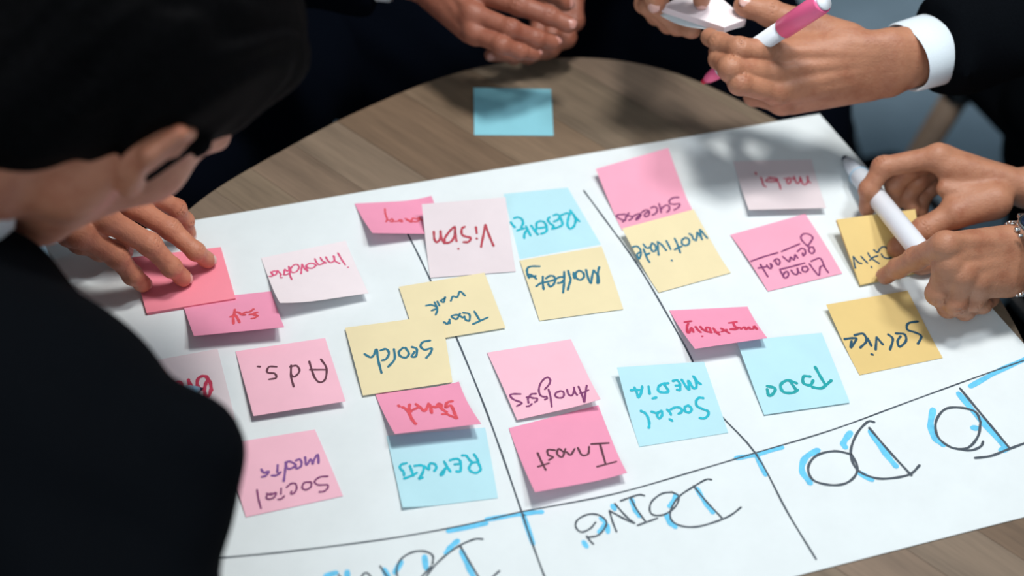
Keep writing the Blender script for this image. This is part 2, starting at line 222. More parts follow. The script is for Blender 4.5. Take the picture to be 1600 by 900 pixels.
# lines and headings on the big sheet, in the same way
SHEET_INK = [
 (0,0,1,2.3,'black',[[(637,366),(652,395),(672,437),(712,525),(755,630),(785,712),(815,800),(832,850),(852,905)],[(912,298),(940,336),(990,405),(1030,470),(1080,560),(1112,632),(1180,708),(1230,800),(1275,874)],[(345,872),(450,862),(600,843),(720,822),(815,800),(960,772),(1100,732),(1180,708),(1300,672),(1420,628),(1530,588),(1610,560)]]),
 (0,0,1,7.5,'hi',[[(1150,716),(1178,711),(1222,699)],[(1182,712),(1196,742)],[(760,812),(815,803),(847,800)],[(818,806),(833,850)],[(1516,604),(1560,580),(1605,560)],[(700,830),(760,818)]]),
 (800,640,3.6,10,'black',[[(1122,395),(1090,395),(1020,435),(940,490),(895,560),(895,620),(950,655),(1040,660),(1150,630),(1230,595),(1288,550)],[(1020,430),(1095,520),(1180,610)],[(900,465),(840,475),(785,520),(775,570),(800,595),(860,590),(920,545),(938,490),(900,465)],[(745,485),(715,480),(665,495),(610,515)],[(665,495),(700,560),(750,630)],[(705,653),(760,633),(818,612)],[(690,640),(640,620),(548,570)],[(548,570),(565,630),(588,688)],[(578,530),(640,600),(688,640)],[(470,635),(440,670),(390,690),(358,660),(370,620),(430,590),(490,595),(530,630),(520,670),(480,710),(420,720)],[(420,712),(440,740),(458,758)]]),
 (800,640,3.6,26,'hi',[[(1040,445),(1085,520),(1130,580)],[(925,480),(905,520),(885,545)],[(868,590),(885,635),(920,662)],[(672,505),(690,560),(718,600)],[(500,610),(525,640),(490,690)],[(535,650),(540,690)],[(402,745),(420,772)],[(565,540),(578,562)]]),
 (1180,540,2.5,9,'black',[[(465,300),(440,298),(400,340),(375,400),(378,450),(410,495),(480,520),(560,515),(610,500),(642,468)],[(445,322),(520,410),(610,508)],[(375,425),(310,413),(240,430),(207,475),(225,525),(290,545),(350,540),(390,510),(398,470),(375,425)],[(880,300),(860,260),(800,243),(740,250),(705,300),(715,360),(770,400),(830,400),(870,355),(880,300)],[(780,402),(840,410),(880,395),(890,375)],[(800,168),(880,265),(992,400)],[(858,440),(920,432),(990,405),(1080,372)]]),
 (1180,540,2.5,22,'hi',[[(450,335),(500,410),(550,472)],[(372,340),(345,380),(352,398)],[(408,498),(455,525)],[(245,408),(195,440),(183,490),(215,538)],[(695,250),(685,310),(700,360),(735,388)],[(795,188),(880,290),(975,395)],[(960,410),(985,402)],[(850,322),(868,322)]]),
 (340,760,2.963,8.5,'black',[[(1228,245),(1190,245),(1120,275),(1050,325),(990,385),(960,440),(970,500),(1050,540),(1180,500),(1305,392)],[(1122,275),(1160,340),(1220,440),(1250,490)],[(995,360),(995,320),(950,300),(890,310),(840,350),(830,410),(860,440),(930,430),(990,370)],[(752,370),(785,420),(830,500)],[(640,470),(690,400),(752,500)],[(560,410),(590,450)]]),
 (340,760,2.963,24,'hi',[[(1112,252),(1080,280),(1058,310)],[(1130,300),(1160,370),(1190,430)],[(958,325),(965,380)],[(850,350),(820,400)],[(770,385),(800,440)],[(500,415),(550,400)],[(600,395),(600,440)]]),
]
# ------------------------------------------------------------------ floor and room
m, nt, b = newmat('grey_carpet')
n = noise(nt, 3.0, 6, .65); r = ramp(nt, n.outputs[0], [(.3, srgb(138, 160, 174)), (.55, srgb(158, 182, 198)), (.75, srgb(176, 198, 212))])
nt.links.new(r.outputs[0], b.inputs['Base Color']); b.inputs['Roughness'].default_value = .9
n2 = noise(nt, 500, 3); bump(nt, b, n2.outputs[0], .4, .002); M['floor'] = m
M['wall'] = simple('wall_paint', srgb(150, 154, 156), .8, nscale=4, var=.03)
V, F = box((0, 1.2, -.02), np.array([1., 0, 0]), np.array([0, 1., 0]), np.array([0, 0, 1.]), 7, 8, .04)
tag(mesh_obj('floor', V, F, M['floor'], smooth=False), kind='structure')
for nm, c, sx, sy in (('wall_far', (0, 5.25, 1.4), 7.1, .1), ('wall_left', (-3.55, 1.2, 1.4), .1, 8), ('wall_right', (3.55, 1.2, 1.4), .1, 8)):
    V, F = box(c, np.array([1., 0, 0]), np.array([0, 1., 0]), np.array([0, 0, 1.]), sx, sy, 2.8)
    tag(mesh_obj(nm, V, F, M['wall'], smooth=False), kind='structure')

# ------------------------------------------------------------------ round table made of planks
TC = np.array([.06, .785])
angs = np.array([-180-199+360, -60, -40, 8, 30, 45, 59, 63, 71, 83, 90, 106, 115, 124, 144, 161, 185, 220, 260, 285], float)
rads = np.array([.40, .415, .415, .386, .372, .363, .360, .364, .379, .389, .388, .377, .368, .357, .357, .385, .398, .405, .41, .412])
order = np.argsort(angs); angs = angs[order]; rads = rads[order]
def table_r(deg):
    s = 0
    for k, wt in ((-8, .5), (-4, .8), (0, 1), (4, .8), (8, .5)):
        a = (deg+k+75) % 360-75; s += wt*np.interp(a, angs, rads, period=360)
    return s/3.6
def outline(n=360, dr=0):
    return [TC+(table_r(a)-dr)*np.array([math.cos(math.radians(a)), math.sin(math.radians(a))]) for a in np.linspace(0, 360, n, endpoint=False)]
def clip(poly, nv, off, keep):    # keep*(p.nv-off) >= 0
    out = []
    for i in range(len(poly)):
        a, b2 = poly[i], poly[(i+1) % len(poly)]; da = keep*(a@nv-off); db = keep*(b2@nv-off)
        if da >= 0: out.append(a)
        if (da >= 0) != (db >= 0): out.append(a+(b2-a)*da/(da-db))
    return out
def prism(name, poly, z0, z1, mat, parent=None):
    n = len(poly); V = [(p[0], p[1], z0) for p in poly]+[(p[0], p[1], z1) for p in poly]
    F = [tuple(range(n-1, -1, -1)), tuple(range(n, 2*n))]+[(i, (i+1) % n, n+(i+1) % n, n+i) for i in range(n)]
    o = mesh_obj(name, V, F, mat, parent, smooth=False); fix_normals(o); return o
table = empty('round_table', (TC[0], TC[1], 0), 'round brown wooden plank table under the big white paper sheet', 'table')
prism('table_core', outline(180, .002), TZ-.034, TZ-.002, wood('table_edge_wood', srgb(120, 96, 76), 3), table)
nv = np.array([math.sin(math.radians(38)), math.cos(math.radians(38))]); gv = np.array([nv[1], -nv[0]])
bounds = [.20, .33, .41, .49, .568, .611, .662, .714, .79, .865, .94, 1.0, 1.10]
tones = [(132, 116, 100), (136, 120, 104), (128, 112, 96), (130, 112, 94), (134, 116, 96), (128, 108, 90), (130, 112, 94), (120, 98, 78), (124, 104, 84), (126, 110, 92), (124, 106, 90), (126, 110, 92)]
random.seed(4)
for i in range(len(bounds)-1):
    mt = wood('plank_wood_%d' % i, srgb(*tones[i]), i+1)
    # grain runs along the plank: rotate the texture space
    for nd in mt.node_tree.nodes:
        if nd.type == 'MAPPING': nd.vector_type = 'TEXTURE'; nd.inputs['Rotation'].default_value = (0, 0, -math.radians(38)); s = nd.inputs['Scale'].default_value; nd.inputs['Scale'].default_value = (1/s[0], 1/s[1], 1/s[2])
    pl = clip(clip(outline(360), nv, bounds[i]+.00018, 1), nv, bounds[i+1]-.00018, -1)
    o = prism('plank', pl, TZ-.004, TZ, mt, table)
V, F = lathe([(0, .03), (.40, .028), (.66, .03), (.70, .09), (.706, .09)], (TC[0], TC[1], .0), (TC[0], TC[1], 1), 24)
mesh_obj('table_column', V, F, M['black_metal'], table)
V, F = lathe([(0, .26), (.012, .26), (.02, .10), (.03, .04)], (TC[0], TC[1], 0), (TC[0], TC[1], 1), 48)
mesh_obj('table_base', V, F, M['black_metal'], table)

def sheet_obj(name, V, F, mat, parent, th):      # thin sheet with crisp cut edges
    V = np.array(V, float); F = np.array(F); N_ = np.zeros_like(V)
    fn = np.cross(V[F[:, 2]]-V[F[:, 0]], V[F[:, 3]]-V[F[:, 1]])
    for i in range(4): np.add.at(N_, F[:, i], fn)
    N_ /= np.linalg.norm(N_, axis=1)[:, None]+1e-12
    if N_[:, 2].sum() < 0: N_ = -N_; F = F[:, ::-1]
    W_ = V-N_*th; n = len(V); cnt = {}
    for f in F.tolist():
        for i in range(4): cnt[(f[i], f[(i+1) % 4])] = 1
    rim = [e for e in cnt if (e[1], e[0]) not in cnt]
    VV = V.tolist()+W_.tolist(); FF = F.tolist()+(F[:, ::-1]+n).tolist()
    for a, b_ in rim:
        k = len(VV); VV += [V[a].tolist(), V[b_].tolist(), W_[b_].tolist(), W_[a].tolist()]; FF.append([k+3, k+2, k+1, k])
    return mesh_obj(name, VV, FF, mat, parent)
# ------------------------------------------------------------------ big paper sheet
TL, TR, BR, BL = [np.array(p) for p in ((-.416, .856), (.2983, 1.1026), (.5175, .669), (-.197, .414))]
def sheet_z(x, y):
    p = np.array([x, y]); z = .0011
    # fold that rises from the top left corner, under the pressing hand
    a = at(84, 425)[:2]; b2 = at(150, 393)[:2]; d = (b2-a)/np.linalg.norm(b2-a); s = (p-a)@d; q = abs((p-a)@np.array([-d[1], d[0]]))
    L = np.linalg.norm(b2-a)
    z += .009*max(0, 1-q/.018)**1.3*np.clip(1.25-s/L*.9, 0, 1)*(1 if s > -.03 else 1)
    # slight waves in the overhanging corners
    r = np.linalg.norm(p-TC); over = max(0, r-.34)
    z += .02*over*math.sin(p[0]*30+p[1]*17)*.5+.004*over
    return z
NU, NV = 120, 80
V = []; F = []
for j in range(NV+1):
    for i in range(NU+1):
        u, v = i/NU, j/NV; p = (TL*(1-u)+TR*u)*(1-v)+(BL*(1-u)+BR*u)*v; V.append((p[0], p[1], TZ+sheet_z(*p)))
for j in range(NV):
    for i in range(NU):
        a = j*(NU+1)+i; F.append((a, a+NU+1, a+NU+2, a+1))
sheet = sheet_obj('paper_sheet', V, F, M['sheet'], None, .0004)
tag(sheet, 'big white flipchart sheet with ruled columns and handwritten headings, spread over the round table', 'paper sheet')
BV = {}
BV['sheet'] = BVHTree.FromPolygons([Vector(v) for v in V], F)

# ------------------------------------------------------------------ handwriting laid on a surface
def smooth_line(pts, n=5):
    if len(pts) == 2:
        return [np.array(pts[0], float)*(1-t)+np.array(pts[1], float)*t for t in np.linspace(0, 1, 4)]
    P = [np.array(p, float) for p in pts]; P = [2*P[0]-P[1]]+P+[2*P[-1]-P[-2]]; out = []
    for i in range(1, len(P)-2):
        for t in np.linspace(0, 1, n, endpoint=False):
            out.append(.5*((2*P[i])+(-P[i-1]+P[i+1])*t+(2*P[i-1]-5*P[i]+4*P[i+1]-P[i+2])*t*t+(-P[i-1]+3*P[i]-3*P[i+1]+P[i+2])*t**3))
    out.append(P[-2]); return out
def write(name, spec, bv, parent, lift=.00025, inkmat=None, layer=0):
    x0, y0, sc, wpx, ink_, strokes = spec; V = []; F = []
    cp = Vector(CP); Lf = lift+layer*.00008
    for k, st in enumerate(strokes):
        Lf2 = Lf+.00001*(k % 9)
        pts = []
        for p in smooth_line(st):
            d = Vector(ray(x0+p[0]/sc, y0+p[1]/sc)); h = bv.ray_cast(cp, d)
            if h[0] is None: continue
            nn = h[1] if h[1].z > 0 else -h[1]
            pts.append((np.array(h[0]), np.array(nn), h[3]))
        if len(pts) < 2: continue
        hw = wpx/sc/2/FPX*pts[0][2]*1.08
        B = len(V); n = len(pts); rng = random.Random(k)
        rows = []
        for i, (q, nn, _) in enumerate(pts):
            t = nrm(pts[min(i+1, n-1)][0]-pts[max(i-1, 0)][0]); s = nrm(np.cross(nn, t)); wv = hw*(1+.12*math.sin(i*1.3+k))
            if i == 0: rows.append((q-t*hw*.8, s, nn, wv*.45))
            rows.append((q, s, nn, wv))
            if i == n-1: rows.append((q+t*hw*.8, s, nn, wv*.45))
        for q, s, nn, wv in rows: V += [q+s*wv+nn*Lf2, q-s*wv+nn*Lf2]
        for i in range(len(rows)-1): F.append((B+2*i, B+2*i+1, B+2*i+3, B+2*i+2))
    if not V: return None
    o = mesh_obj(name, V, F, inkmat or INK[ink_], parent, smooth=False)
    return o
for li, (nm, spec) in enumerate(zip(['ruled_line', 'highlighter_mark', 'heading_lettering', 'highlighter_shading', 'heading_lettering', 'highlighter_shading', 'heading_lettering', 'highlighter_shading'], SHEET_INK)):
    for st in ([[q] for q in spec[5]] if spec[4] == 'hi' else [spec[5]]):
        write(nm, spec[:5]+(st,), BV['sheet'], sheet, layer=(1 if spec[4] == 'black' else 0), lift=.0002 if spec[4] == 'hi' else .0003)

# ------------------------------------------------------------------ sticky notes
S = .076
def note(key, label, mat, quad, z0=.0017, mode='flat', zs=None, words=(), curl=(0, 0, 0, 0), power=1.8, thick=.00018, strip=.2, flex=0.0):
    # quad: far-left, far-right, near-right, near-left corners in the photo
    z = [z0]*4
    if mode == 'near' or mode == 'far':
        for a, b2 in ((0, 3), (1, 2)):
            up, fx = (b2, a) if mode == 'near' else (a, b2)
            base = at(*quad[fx], z0); best = (9, 0)
            for h in np.linspace(0, .015, 31):
                e = abs(np.linalg.norm(at(*quad[up], z0+h)-base)-S)
                if e < best[0]-1e-5: best = (e, h)
            z[up] = z0+best[1]
    if zs: z = [z0+v for v in zs]
    C4 = [at(*q, zz) for q, zz in zip(quad, z)]
    N = 14; V = []; F = []
    for j in range(N+1):
        v = j/N
        for i in range(N+1):
            u = i/N
            P = (C4[0]*(1-u)+C4[1]*u)*(1-v)+(C4[3]*(1-u)+C4[2]*u)*v
            zf = z[0]*(1-u)+z[1]*u; zn = z[3]*(1-u)+z[2]*u
            if zn > zf: zz = zf+(zn-zf)*v**power
            else:
                t = np.clip((1-v-strip)/(1-strip), 0, 1); t0 = 1-v; t = t0 if strip == 0 else t
                zz = zn+(zf-zn)*t**1.25
            zz += flex*math.sin(math.pi*v)*(.6+.4*math.sin(2*u+1))
            for (cu, cv), h in zip(((0, 0), (1, 0), (1, 1), (0, 1)), curl):
                if h: dd = abs(u-cu)+abs(v-cv); zz += h*max(0, 1-dd/.45)**2
            V.append((P[0], P[1], TZ+zz))
    for j in range(N):
        for i in range(N):
            a = j*(N+1)+i; F.append((a, a+N+1, a+N+2, a+1))
    V = [np.array(v) for v in V]
    o = sheet_obj('sticky_note', V, F, M[mat], None, thick); tag(o, label, 'sticky note', 'sticky notes on the big white sheet' if key != 'loose' else None)
    bv = BVHTree.FromPolygons([Vector(v) for v in V], F)
    for wd in words: write('handwriting', INKS[wd], bv, o)
    return o, C4
def pad(name, label, mat, quad, ztop, thick, words=(), pages=True, z4=None):
    z = z4 or [ztop]*4
    C4 = [at(*q, zz) for q, zz in zip(quad, z)]
    c = sum(C4)/4
    root = empty(name, (c[0], c[1], c[2]-thick), label, 'note pad')
    N = 10; Vt = []; Ft = []
    for j in range(N+1):
        for i in range(N+1):
            u, v = i/N, j/N; Vt.append((C4[0]*(1-u)+C4[1]*u)*(1-v)+(C4[3]*(1-u)+C4[2]*u)*v)
    for j in range(N):
        for i in range(N):
            a = j*(N+1)+i; Ft.append((a, a+N+1, a+N+2, a+1))
    nn = nrm(np.cross(C4[1]-C4[0], C4[0]-C4[3])); nn = nn if nn[2] > 0 else -nn
    top = sheet_obj('top_page', Vt, Ft, M[mat], root, .0002)
    # stack of pages: slightly uneven layers
    nl = max(2, int(thick/.0006)); V = []; F = []; rng = random.Random(len(label))
    for k in range(nl):
        o1 = -nn*(.0003+thick*k/nl); o2 = -nn*(.0003+thick*(k+.85)/nl); e = [nrm(q-c)*rng.uniform(-.00035, .0001) for q in C4]
        B = len(V); V += [q+ee+o1 for q, ee in zip(C4, e)]+[q+ee+o2 for q, ee in zip(C4, e)]
        F += [(B, B+1, B+2, B+3), (B+7, B+6, B+5, B+4)]+[(B+i, B+4+i, B+4+(i+1) % 4, B+(i+1) % 4) for i in range(4)]
    mesh_obj('page_block', V, F, M[mat], root, smooth=False)
    bv = BVHTree.FromPolygons([Vector(v) for v in Vt], Ft)
    for wd in words: write('handwriting', INKS[wd], bv, root)
    return root, C4, nn

note('innovation', 'very pale pink note reading Innovation in pink ink, its near left corner curled up', 'pale', [(408,403),(540,376),(576,458),(438,478)], mode='near', curl=(0, 0, 0, .004), words=['innovation'])
note('sell', 'dark pink note with red scribbled word, tucked under the coral pink pad', 'rose', [(284,470),(424,455),(444,511),(303,525)], mode='near', words=['sell'], power=1.5)
note('bru', 'pale pink note with red capital B being written by the pen, behind the black sleeve', 'pale_grey', [(225,566),(340,545),(368,656),(252,684)], words=['bru'])
note('ads', 'pink note reading Ads. in dark brown ink', 'pink', [(368,549),(508,528),(540,627),(396,650)], words=['ads'], mode='near', flex=.002)
note('socialp', 'pink note reading Social media in purple ink, beside the black sleeve', 'pink', [(350,694),(492,671),(536,775),(384,808)], words=['social_pink', 'social_pink2'], flex=.002)
note('memory', 'dark pink curled note with small red word, half under the pale Vision note', 'rose', [(554,318),(674,312),(704,366),(582,364)], zs=(0, 0, .0008, .016), words=['memory'], curl=(0, .005, 0, 0), power=1.5)
note('team', 'yellow note reading Team work in teal ink, overlapping the Search note', 'yellow', [(623,448),(757,426),(790,512),(652,535)], z0=.0032, words=['team'])
note('vision', 'pale greyish pink note reading Vision in red capital and small letters', 'pale_grey', [(659,319),(790,308),(806,424),(672,434)], z0=.0022, mode='far', words=['vision'], strip=.25)
note('research', 'light blue note with cyan lettering, between the Vision note and the Success note', 'blue', [(787,303),(887,293),(939,382),(812,405)], z0=.0012, mode='near', words=['research'])
note('market', 'yellow note reading Market y in teal ink, just below the blue note', 'yellow', [(812,407),(940,385),(974,483),(843,501)], z0=.0022, words=['market'], flex=.0015)
note('success', 'pink note reading Success in purple ink, at the far edge of the sheet', 'pink_mid', [(931,264),(1044,231),(1083,330),(972,360)], words=['success'], mode='far')
note('motivate', 'yellow note reading motivate in teal ink, overlapping the Success note', 'yellow', [(972,357),(1084,327),(1142,426),(1029,457)], z0=.0022, mode='far', words=['motivate'], strip=.2)
note('search', 'yellow note reading Search in teal ink', 'yellow', [(539,512),(690,492),(707,597),(567,618)], z0=.0036, words=['search'], flex=.002, mode='far')
note('brand', 'dark pink note with thick red scribbled word, above the blue Reports note', 'rose', [(586,615),(717,601),(752,662),(617,678)], z0=.0022, mode='near', words=['brand'], curl=(0, .004, 0, 0))
note('reports', 'light blue note reading Reports in cyan ink', 'blue', [(604,681),(758,668),(778,778),(629,796)], words=['reports'], curl=(0, 0, 0, .003), flex=.0015)
note('analysis', 'pink note reading Analysis in purple ink', 'pink', [(761,551),(892,530),(938,627),(808,656)], z0=.0022, mode='near', words=['analysis'], flex=.002, curl=(0, 0, .003, 0))
note('invest', 'deeper pink note reading Invest in dark brown ink', 'rose', [(795,669),(935,633),(979,743),(836,769)], words=['invest'], mode='near', curl=(0, 0, .004, 0))
note('socialb', 'light blue note reading Social Media in cyan ink', 'blue', [(964,574),(1100,565),(1138,676),(999,698)], mode='far', words=['social_blue'], strip=.22)
note('opportunity', 'dark pink curled note with tiny red word, tucked under the To Do note', 'rose', [(1046,485),(1168,479),(1199,528),(1086,545)], mode='near', words=['opportunity'], power=1.4)
note('todo', 'light blue note reading To Do in green-blue ink', 'blue', [(1151,533),(1284,520),(1328,629),(1194,648)], z0=.0028, words=['todo'], mode='far', flex=.001)
note('service', 'golden yellow note reading Service in navy ink, nearest the fist', 'gold', [(1291,476),(1418,454),(1473,559),(1343,586)], words=['service'], mode='far')
note('management', 'pink note reading Management in underlined purple ink', 'pink_mid', [(1141,367),(1258,334),(1316,427),(1200,455)], z0=.002, words=['management'], flex=.002)
note('method', 'dusty pale pink note with small red word, near the far right corner of the sheet', 'pale_grey', [(1146,252),(1268,249),(1291,325),(1170,328)], mode='near', words=['method'])
lo, _ = note('loose', 'sky blue blank note on the bare wood below the clasped hands', 'blue_deep', [(740,137),(861,139),(865,212),(741,211)], z0=.0004, flex=.001, zs=(.004, .004, 0, 0), strip=0)
pad('sticky_note_pad', 'thin coral pink pad pressed down by three fingertips', 'coral', [(205,402),(345,386),(368,466),(229,489)], .0042, .0032)
pad('sticky_note_pad', 'golden yellow pad reading Creative in navy ink, held by two hands at the right edge', 'gold', [(1307,343),(1430,327),(1447,423),(1344,445)], .005, .0022, words=['creative'], z4=[.020, .020, .0045, .0045])
# ------------------------------------------------------------------ smooth bodies from blended shapes
class Cone:
    def __init__(s, a, b, ra, rb, n=None, sq=1.0):     # round cone; flattened along n by the factor sq
        s.a = np.array(a, float); s.b = np.array(b, float); s.ra = ra; s.rb = rb; s.n = None if n is None else nrm(n); s.sq = sq
    def box(s):
        r = max(s.ra, s.rb); return np.minimum(s.a, s.b)-r, np.maximum(s.a, s.b)+r
    def d(s, X, Y, Z):
        ax, ay, az = s.a; px, py, pz = X-ax, Y-ay, Z-az; bx, by, bz = s.b-s.a
        if s.n is not None:
            q = (px*s.n[0]+py*s.n[1]+pz*s.n[2])*(s.sq-1); px = px+q*s.n[0]; py = py+q*s.n[1]; pz = pz+q*s.n[2]
            qb = float(np.dot(s.b-s.a, s.n))*(s.sq-1); bx, by, bz = bx+qb*s.n[0], by+qb*s.n[1], bz+qb*s.n[2]
        L = bx*bx+by*by+bz*bz+1e-12; t = np.clip((px*bx+py*by+pz*bz)/L, 0, 1)
        dx = px-t*bx; dy = py-t*by; dz = pz-t*bz
        return np.sqrt(dx*dx+dy*dy+dz*dz)-(s.ra+(s.rb-s.ra)*t)
class Ell:
    def __init__(s, c, r, R=None):                     # ellipsoid, R rows = its axes
        s.c = np.array(c, float); s.r = np.array(r, float); s.R = np.eye(3) if R is None else np.array([nrm(v) for v in R])
    def box(s):
        m = np.abs(s.R.T)@s.r; return s.c-m, s.c+m
    def d(s, X, Y, Z):
        px, py, pz = X-s.c[0], Y-s.c[1], Z-s.c[2]; k = 0; g = 0
        for i in range(3):
            q = (px*s.R[i][0]+py*s.R[i][1]+pz*s.R[i][2])/s.r[i]; k = k+q*q; g = g+(q/s.r[i])**2
        k = np.sqrt(k); return k*(k-1)/(np.sqrt(g)+1e-9)
def smin(a, b, k):
    if k <= 0: return np.minimum(a, b)
    h = np.clip(.5+.5*(b-a)/k, 0, 1); return b*(1-h)+a*h-k*h*(1-h)
def build_field(groups, res, carve=(), kc=.003, disp=None):
    # groups: list of (shapes, inner blend, blend with what came before)
    allp = [p for g in groups for q in g[0] for p in (q if isinstance(q, list) else [q])]
    lo = np.min([p.box()[0] for p in allp], 0)-res*4-.006; hi = np.max([p.box()[1] for p in allp], 0)+res*4+.006
    n = np.ceil((hi-lo)/res).astype(int)+1
    ax = [(lo[i]+res*np.arange(n[i])).astype(np.float32) for i in range(3)]
    D = np.full(n, 9.0, np.float32)
    def sub(p, m):
        a, b = p.box(); i0 = np.maximum(((a-m-lo)/res).astype(int), 0); i1 = np.minimum(((b+m-lo)/res).astype(int)+2, n)
        sl = tuple(slice(i0[k], i1[k]) for k in range(3)); return sl, ax[0][sl[0]][:, None, None], ax[1][sl[1]][None, :, None], ax[2][sl[2]][None, None, :]
    for shapes, ki, ko in groups:
        if isinstance(shapes[0], list):     # fingers: each blended in itself, hardly with its neighbours
            G = np.full(n, 9.0, np.float32)
            for sh in shapes:
                G1 = np.full(n, 9.0, np.float32)
                for p in sh:
                    sl, X, Y, Z = sub(p, ko+res*4); G1[sl] = smin(G1[sl], p.d(X, Y, Z).astype(np.float32), ki)
                G = smin(G, G1, .0011)
            D = smin(D, G, ko); continue
        if len(shapes) == 1:
            sl, X, Y, Z = sub(shapes[0], ko+res*4); D[sl] = smin(D[sl], shapes[0].d(X, Y, Z).astype(np.float32), ko); continue
        G = np.full(n, 9.0, np.float32); b0 = np.array(n); b1 = np.zeros(3, int)
        for p in shapes:
            sl, X, Y, Z = sub(p, max(ki, ko)+res*4); G[sl] = smin(G[sl], p.d(X, Y, Z).astype(np.float32), ki)
            b0 = np.minimum(b0, [q.start for q in sl]); b1 = np.maximum(b1, [q.stop for q in sl])
        sl = tuple(slice(b0[k], b1[k]) for k in range(3)); D[sl] = smin(D[sl], G[sl], ko)
    for p in carve:
        sl, X, Y, Z = sub(p, kc+res*3); D[sl] = -smin(-D[sl], p.d(X, Y, Z).astype(np.float32), kc)
    if disp is not None: D = D+disp(ax[0][:, None, None], ax[1][None, :, None], ax[2][None, None, :]).astype(np.float32)
    return D, lo, res
def surface(D, lo, res):            # naive surface nets
    n = D.shape; S_ = D < 0
    c = np.zeros([k-1 for k in n], np.uint8)
    for i in (0, 1):
        for j in (0, 1):
            for k in (0, 1): c += S_[i:n[0]-1+i, j:n[1]-1+j, k:n[2]-1+k]
    act = (c > 0) & (c < 8); idx = -np.ones(act.shape, np.int64); I = np.argwhere(act); idx[act] = np.arange(len(I))
    acc = np.zeros((len(I), 3)); cnt = np.zeros(len(I)); co = [(i, j, k) for i in (0, 1) for j in (0, 1) for k in (0, 1)]
    val = {q: D[I[:, 0]+q[0], I[:, 1]+q[1], I[:, 2]+q[2]] for q in co}
    for q in co:
        for a in range(3):
            if q[a] == 0:
                q2 = list(q); q2[a] = 1; q2 = tuple(q2); va, vb = val[q], val[q2]; m = (va < 0) != (vb < 0)
                t = np.where(m, va/(va-vb+1e-20), 0)
                P = np.tile(np.array(q, float), (len(I), 1)); P[:, a] += t; acc[m] += P[m]; cnt[m] += 1
    V = lo+(I+acc/np.maximum(cnt, 1)[:, None])*res; F = []
    for a in range(3):
        b_, c_ = (a+1) % 3, (a+2) % 3
        sl0 = [slice(None)]*3; sl1 = [slice(None)]*3; sl0[a] = slice(0, n[a]-1); sl1[a] = slice(1, n[a])
        ch = S_[tuple(sl0)] != S_[tuple(sl1)]; E_ = np.argwhere(ch); E_ = E_[(E_[:, b_] > 0) & (E_[:, c_] > 0) & (E_[:, b_] < n[b_]-1) & (E_[:, c_] < n[c_]-1)]
        def g(db, dc):
            Q = E_.copy(); Q[:, b_] -= db; Q[:, c_] -= dc; return idx[Q[:, 0], Q[:, 1], Q[:, 2]]
        q = np.stack([g(1, 1), g(0, 1), g(0, 0), g(1, 0)], 1); s = S_[E_[:, 0], E_[:, 1], E_[:, 2]]
        q[~s] = q[~s][:, ::-1]; F.append(q)
    return V, np.concatenate(F)
def relax(V, F, it=1, lam=.5):
    for _ in range(it):
        acc = np.zeros_like(V); cnt = np.zeros(len(V))
        for i in range(4):
            np.add.at(acc, F[:, i], V[F[:, (i+1) % 4]]); np.add.at(cnt, F[:, i], 1); np.add.at(acc, F[:, (i+1) % 4], V[F[:, i]]); np.add.at(cnt, F[:, (i+1) % 4], 1)
        V = V+lam*(acc/np.maximum(cnt, 1)[:, None]-V)
    return V
def blob(groups, res, it=1, **k):
    V, F = surface(*build_field(groups, res, **k)); return relax(V, F, it), F
def merge(parts):
    VV = []; FF = []; b = 0
    for V, F in parts: VV.append(np.asarray(V)); FF.append(np.asarray(F)+b); b += len(V)
    return np.concatenate(VV), np.concatenate(FF)
def quick(name, V, F, mat, parent=None):
    me = bpy.data.meshes.new(name); V = np.asarray(V, float)
    if parent is not None: V = V-np.array(parent.location)
    me.vertices.add(len(V)); me.vertices.foreach_set('co', V.ravel().astype(np.float32))
    me.loops.add(len(F)*4); me.loops.foreach_set('vertex_index', np.asarray(F).ravel().astype(np.int32))
    me.polygons.add(len(F)); me.polygons.foreach_set('loop_start', np.arange(0, len(F)*4, 4, dtype=np.int32)); me.polygons.foreach_set('loop_total', np.full(len(F), 4, np.int32))
    me.update(calc_edges=True); me.validate(); me.polygons.foreach_set('use_smooth', [True]*len(me.polygons))
    o = bpy.data.objects.new(name, me); COL.objects.link(o); me.materials.append(mat)
    if parent is not None: o.parent = parent
    return o

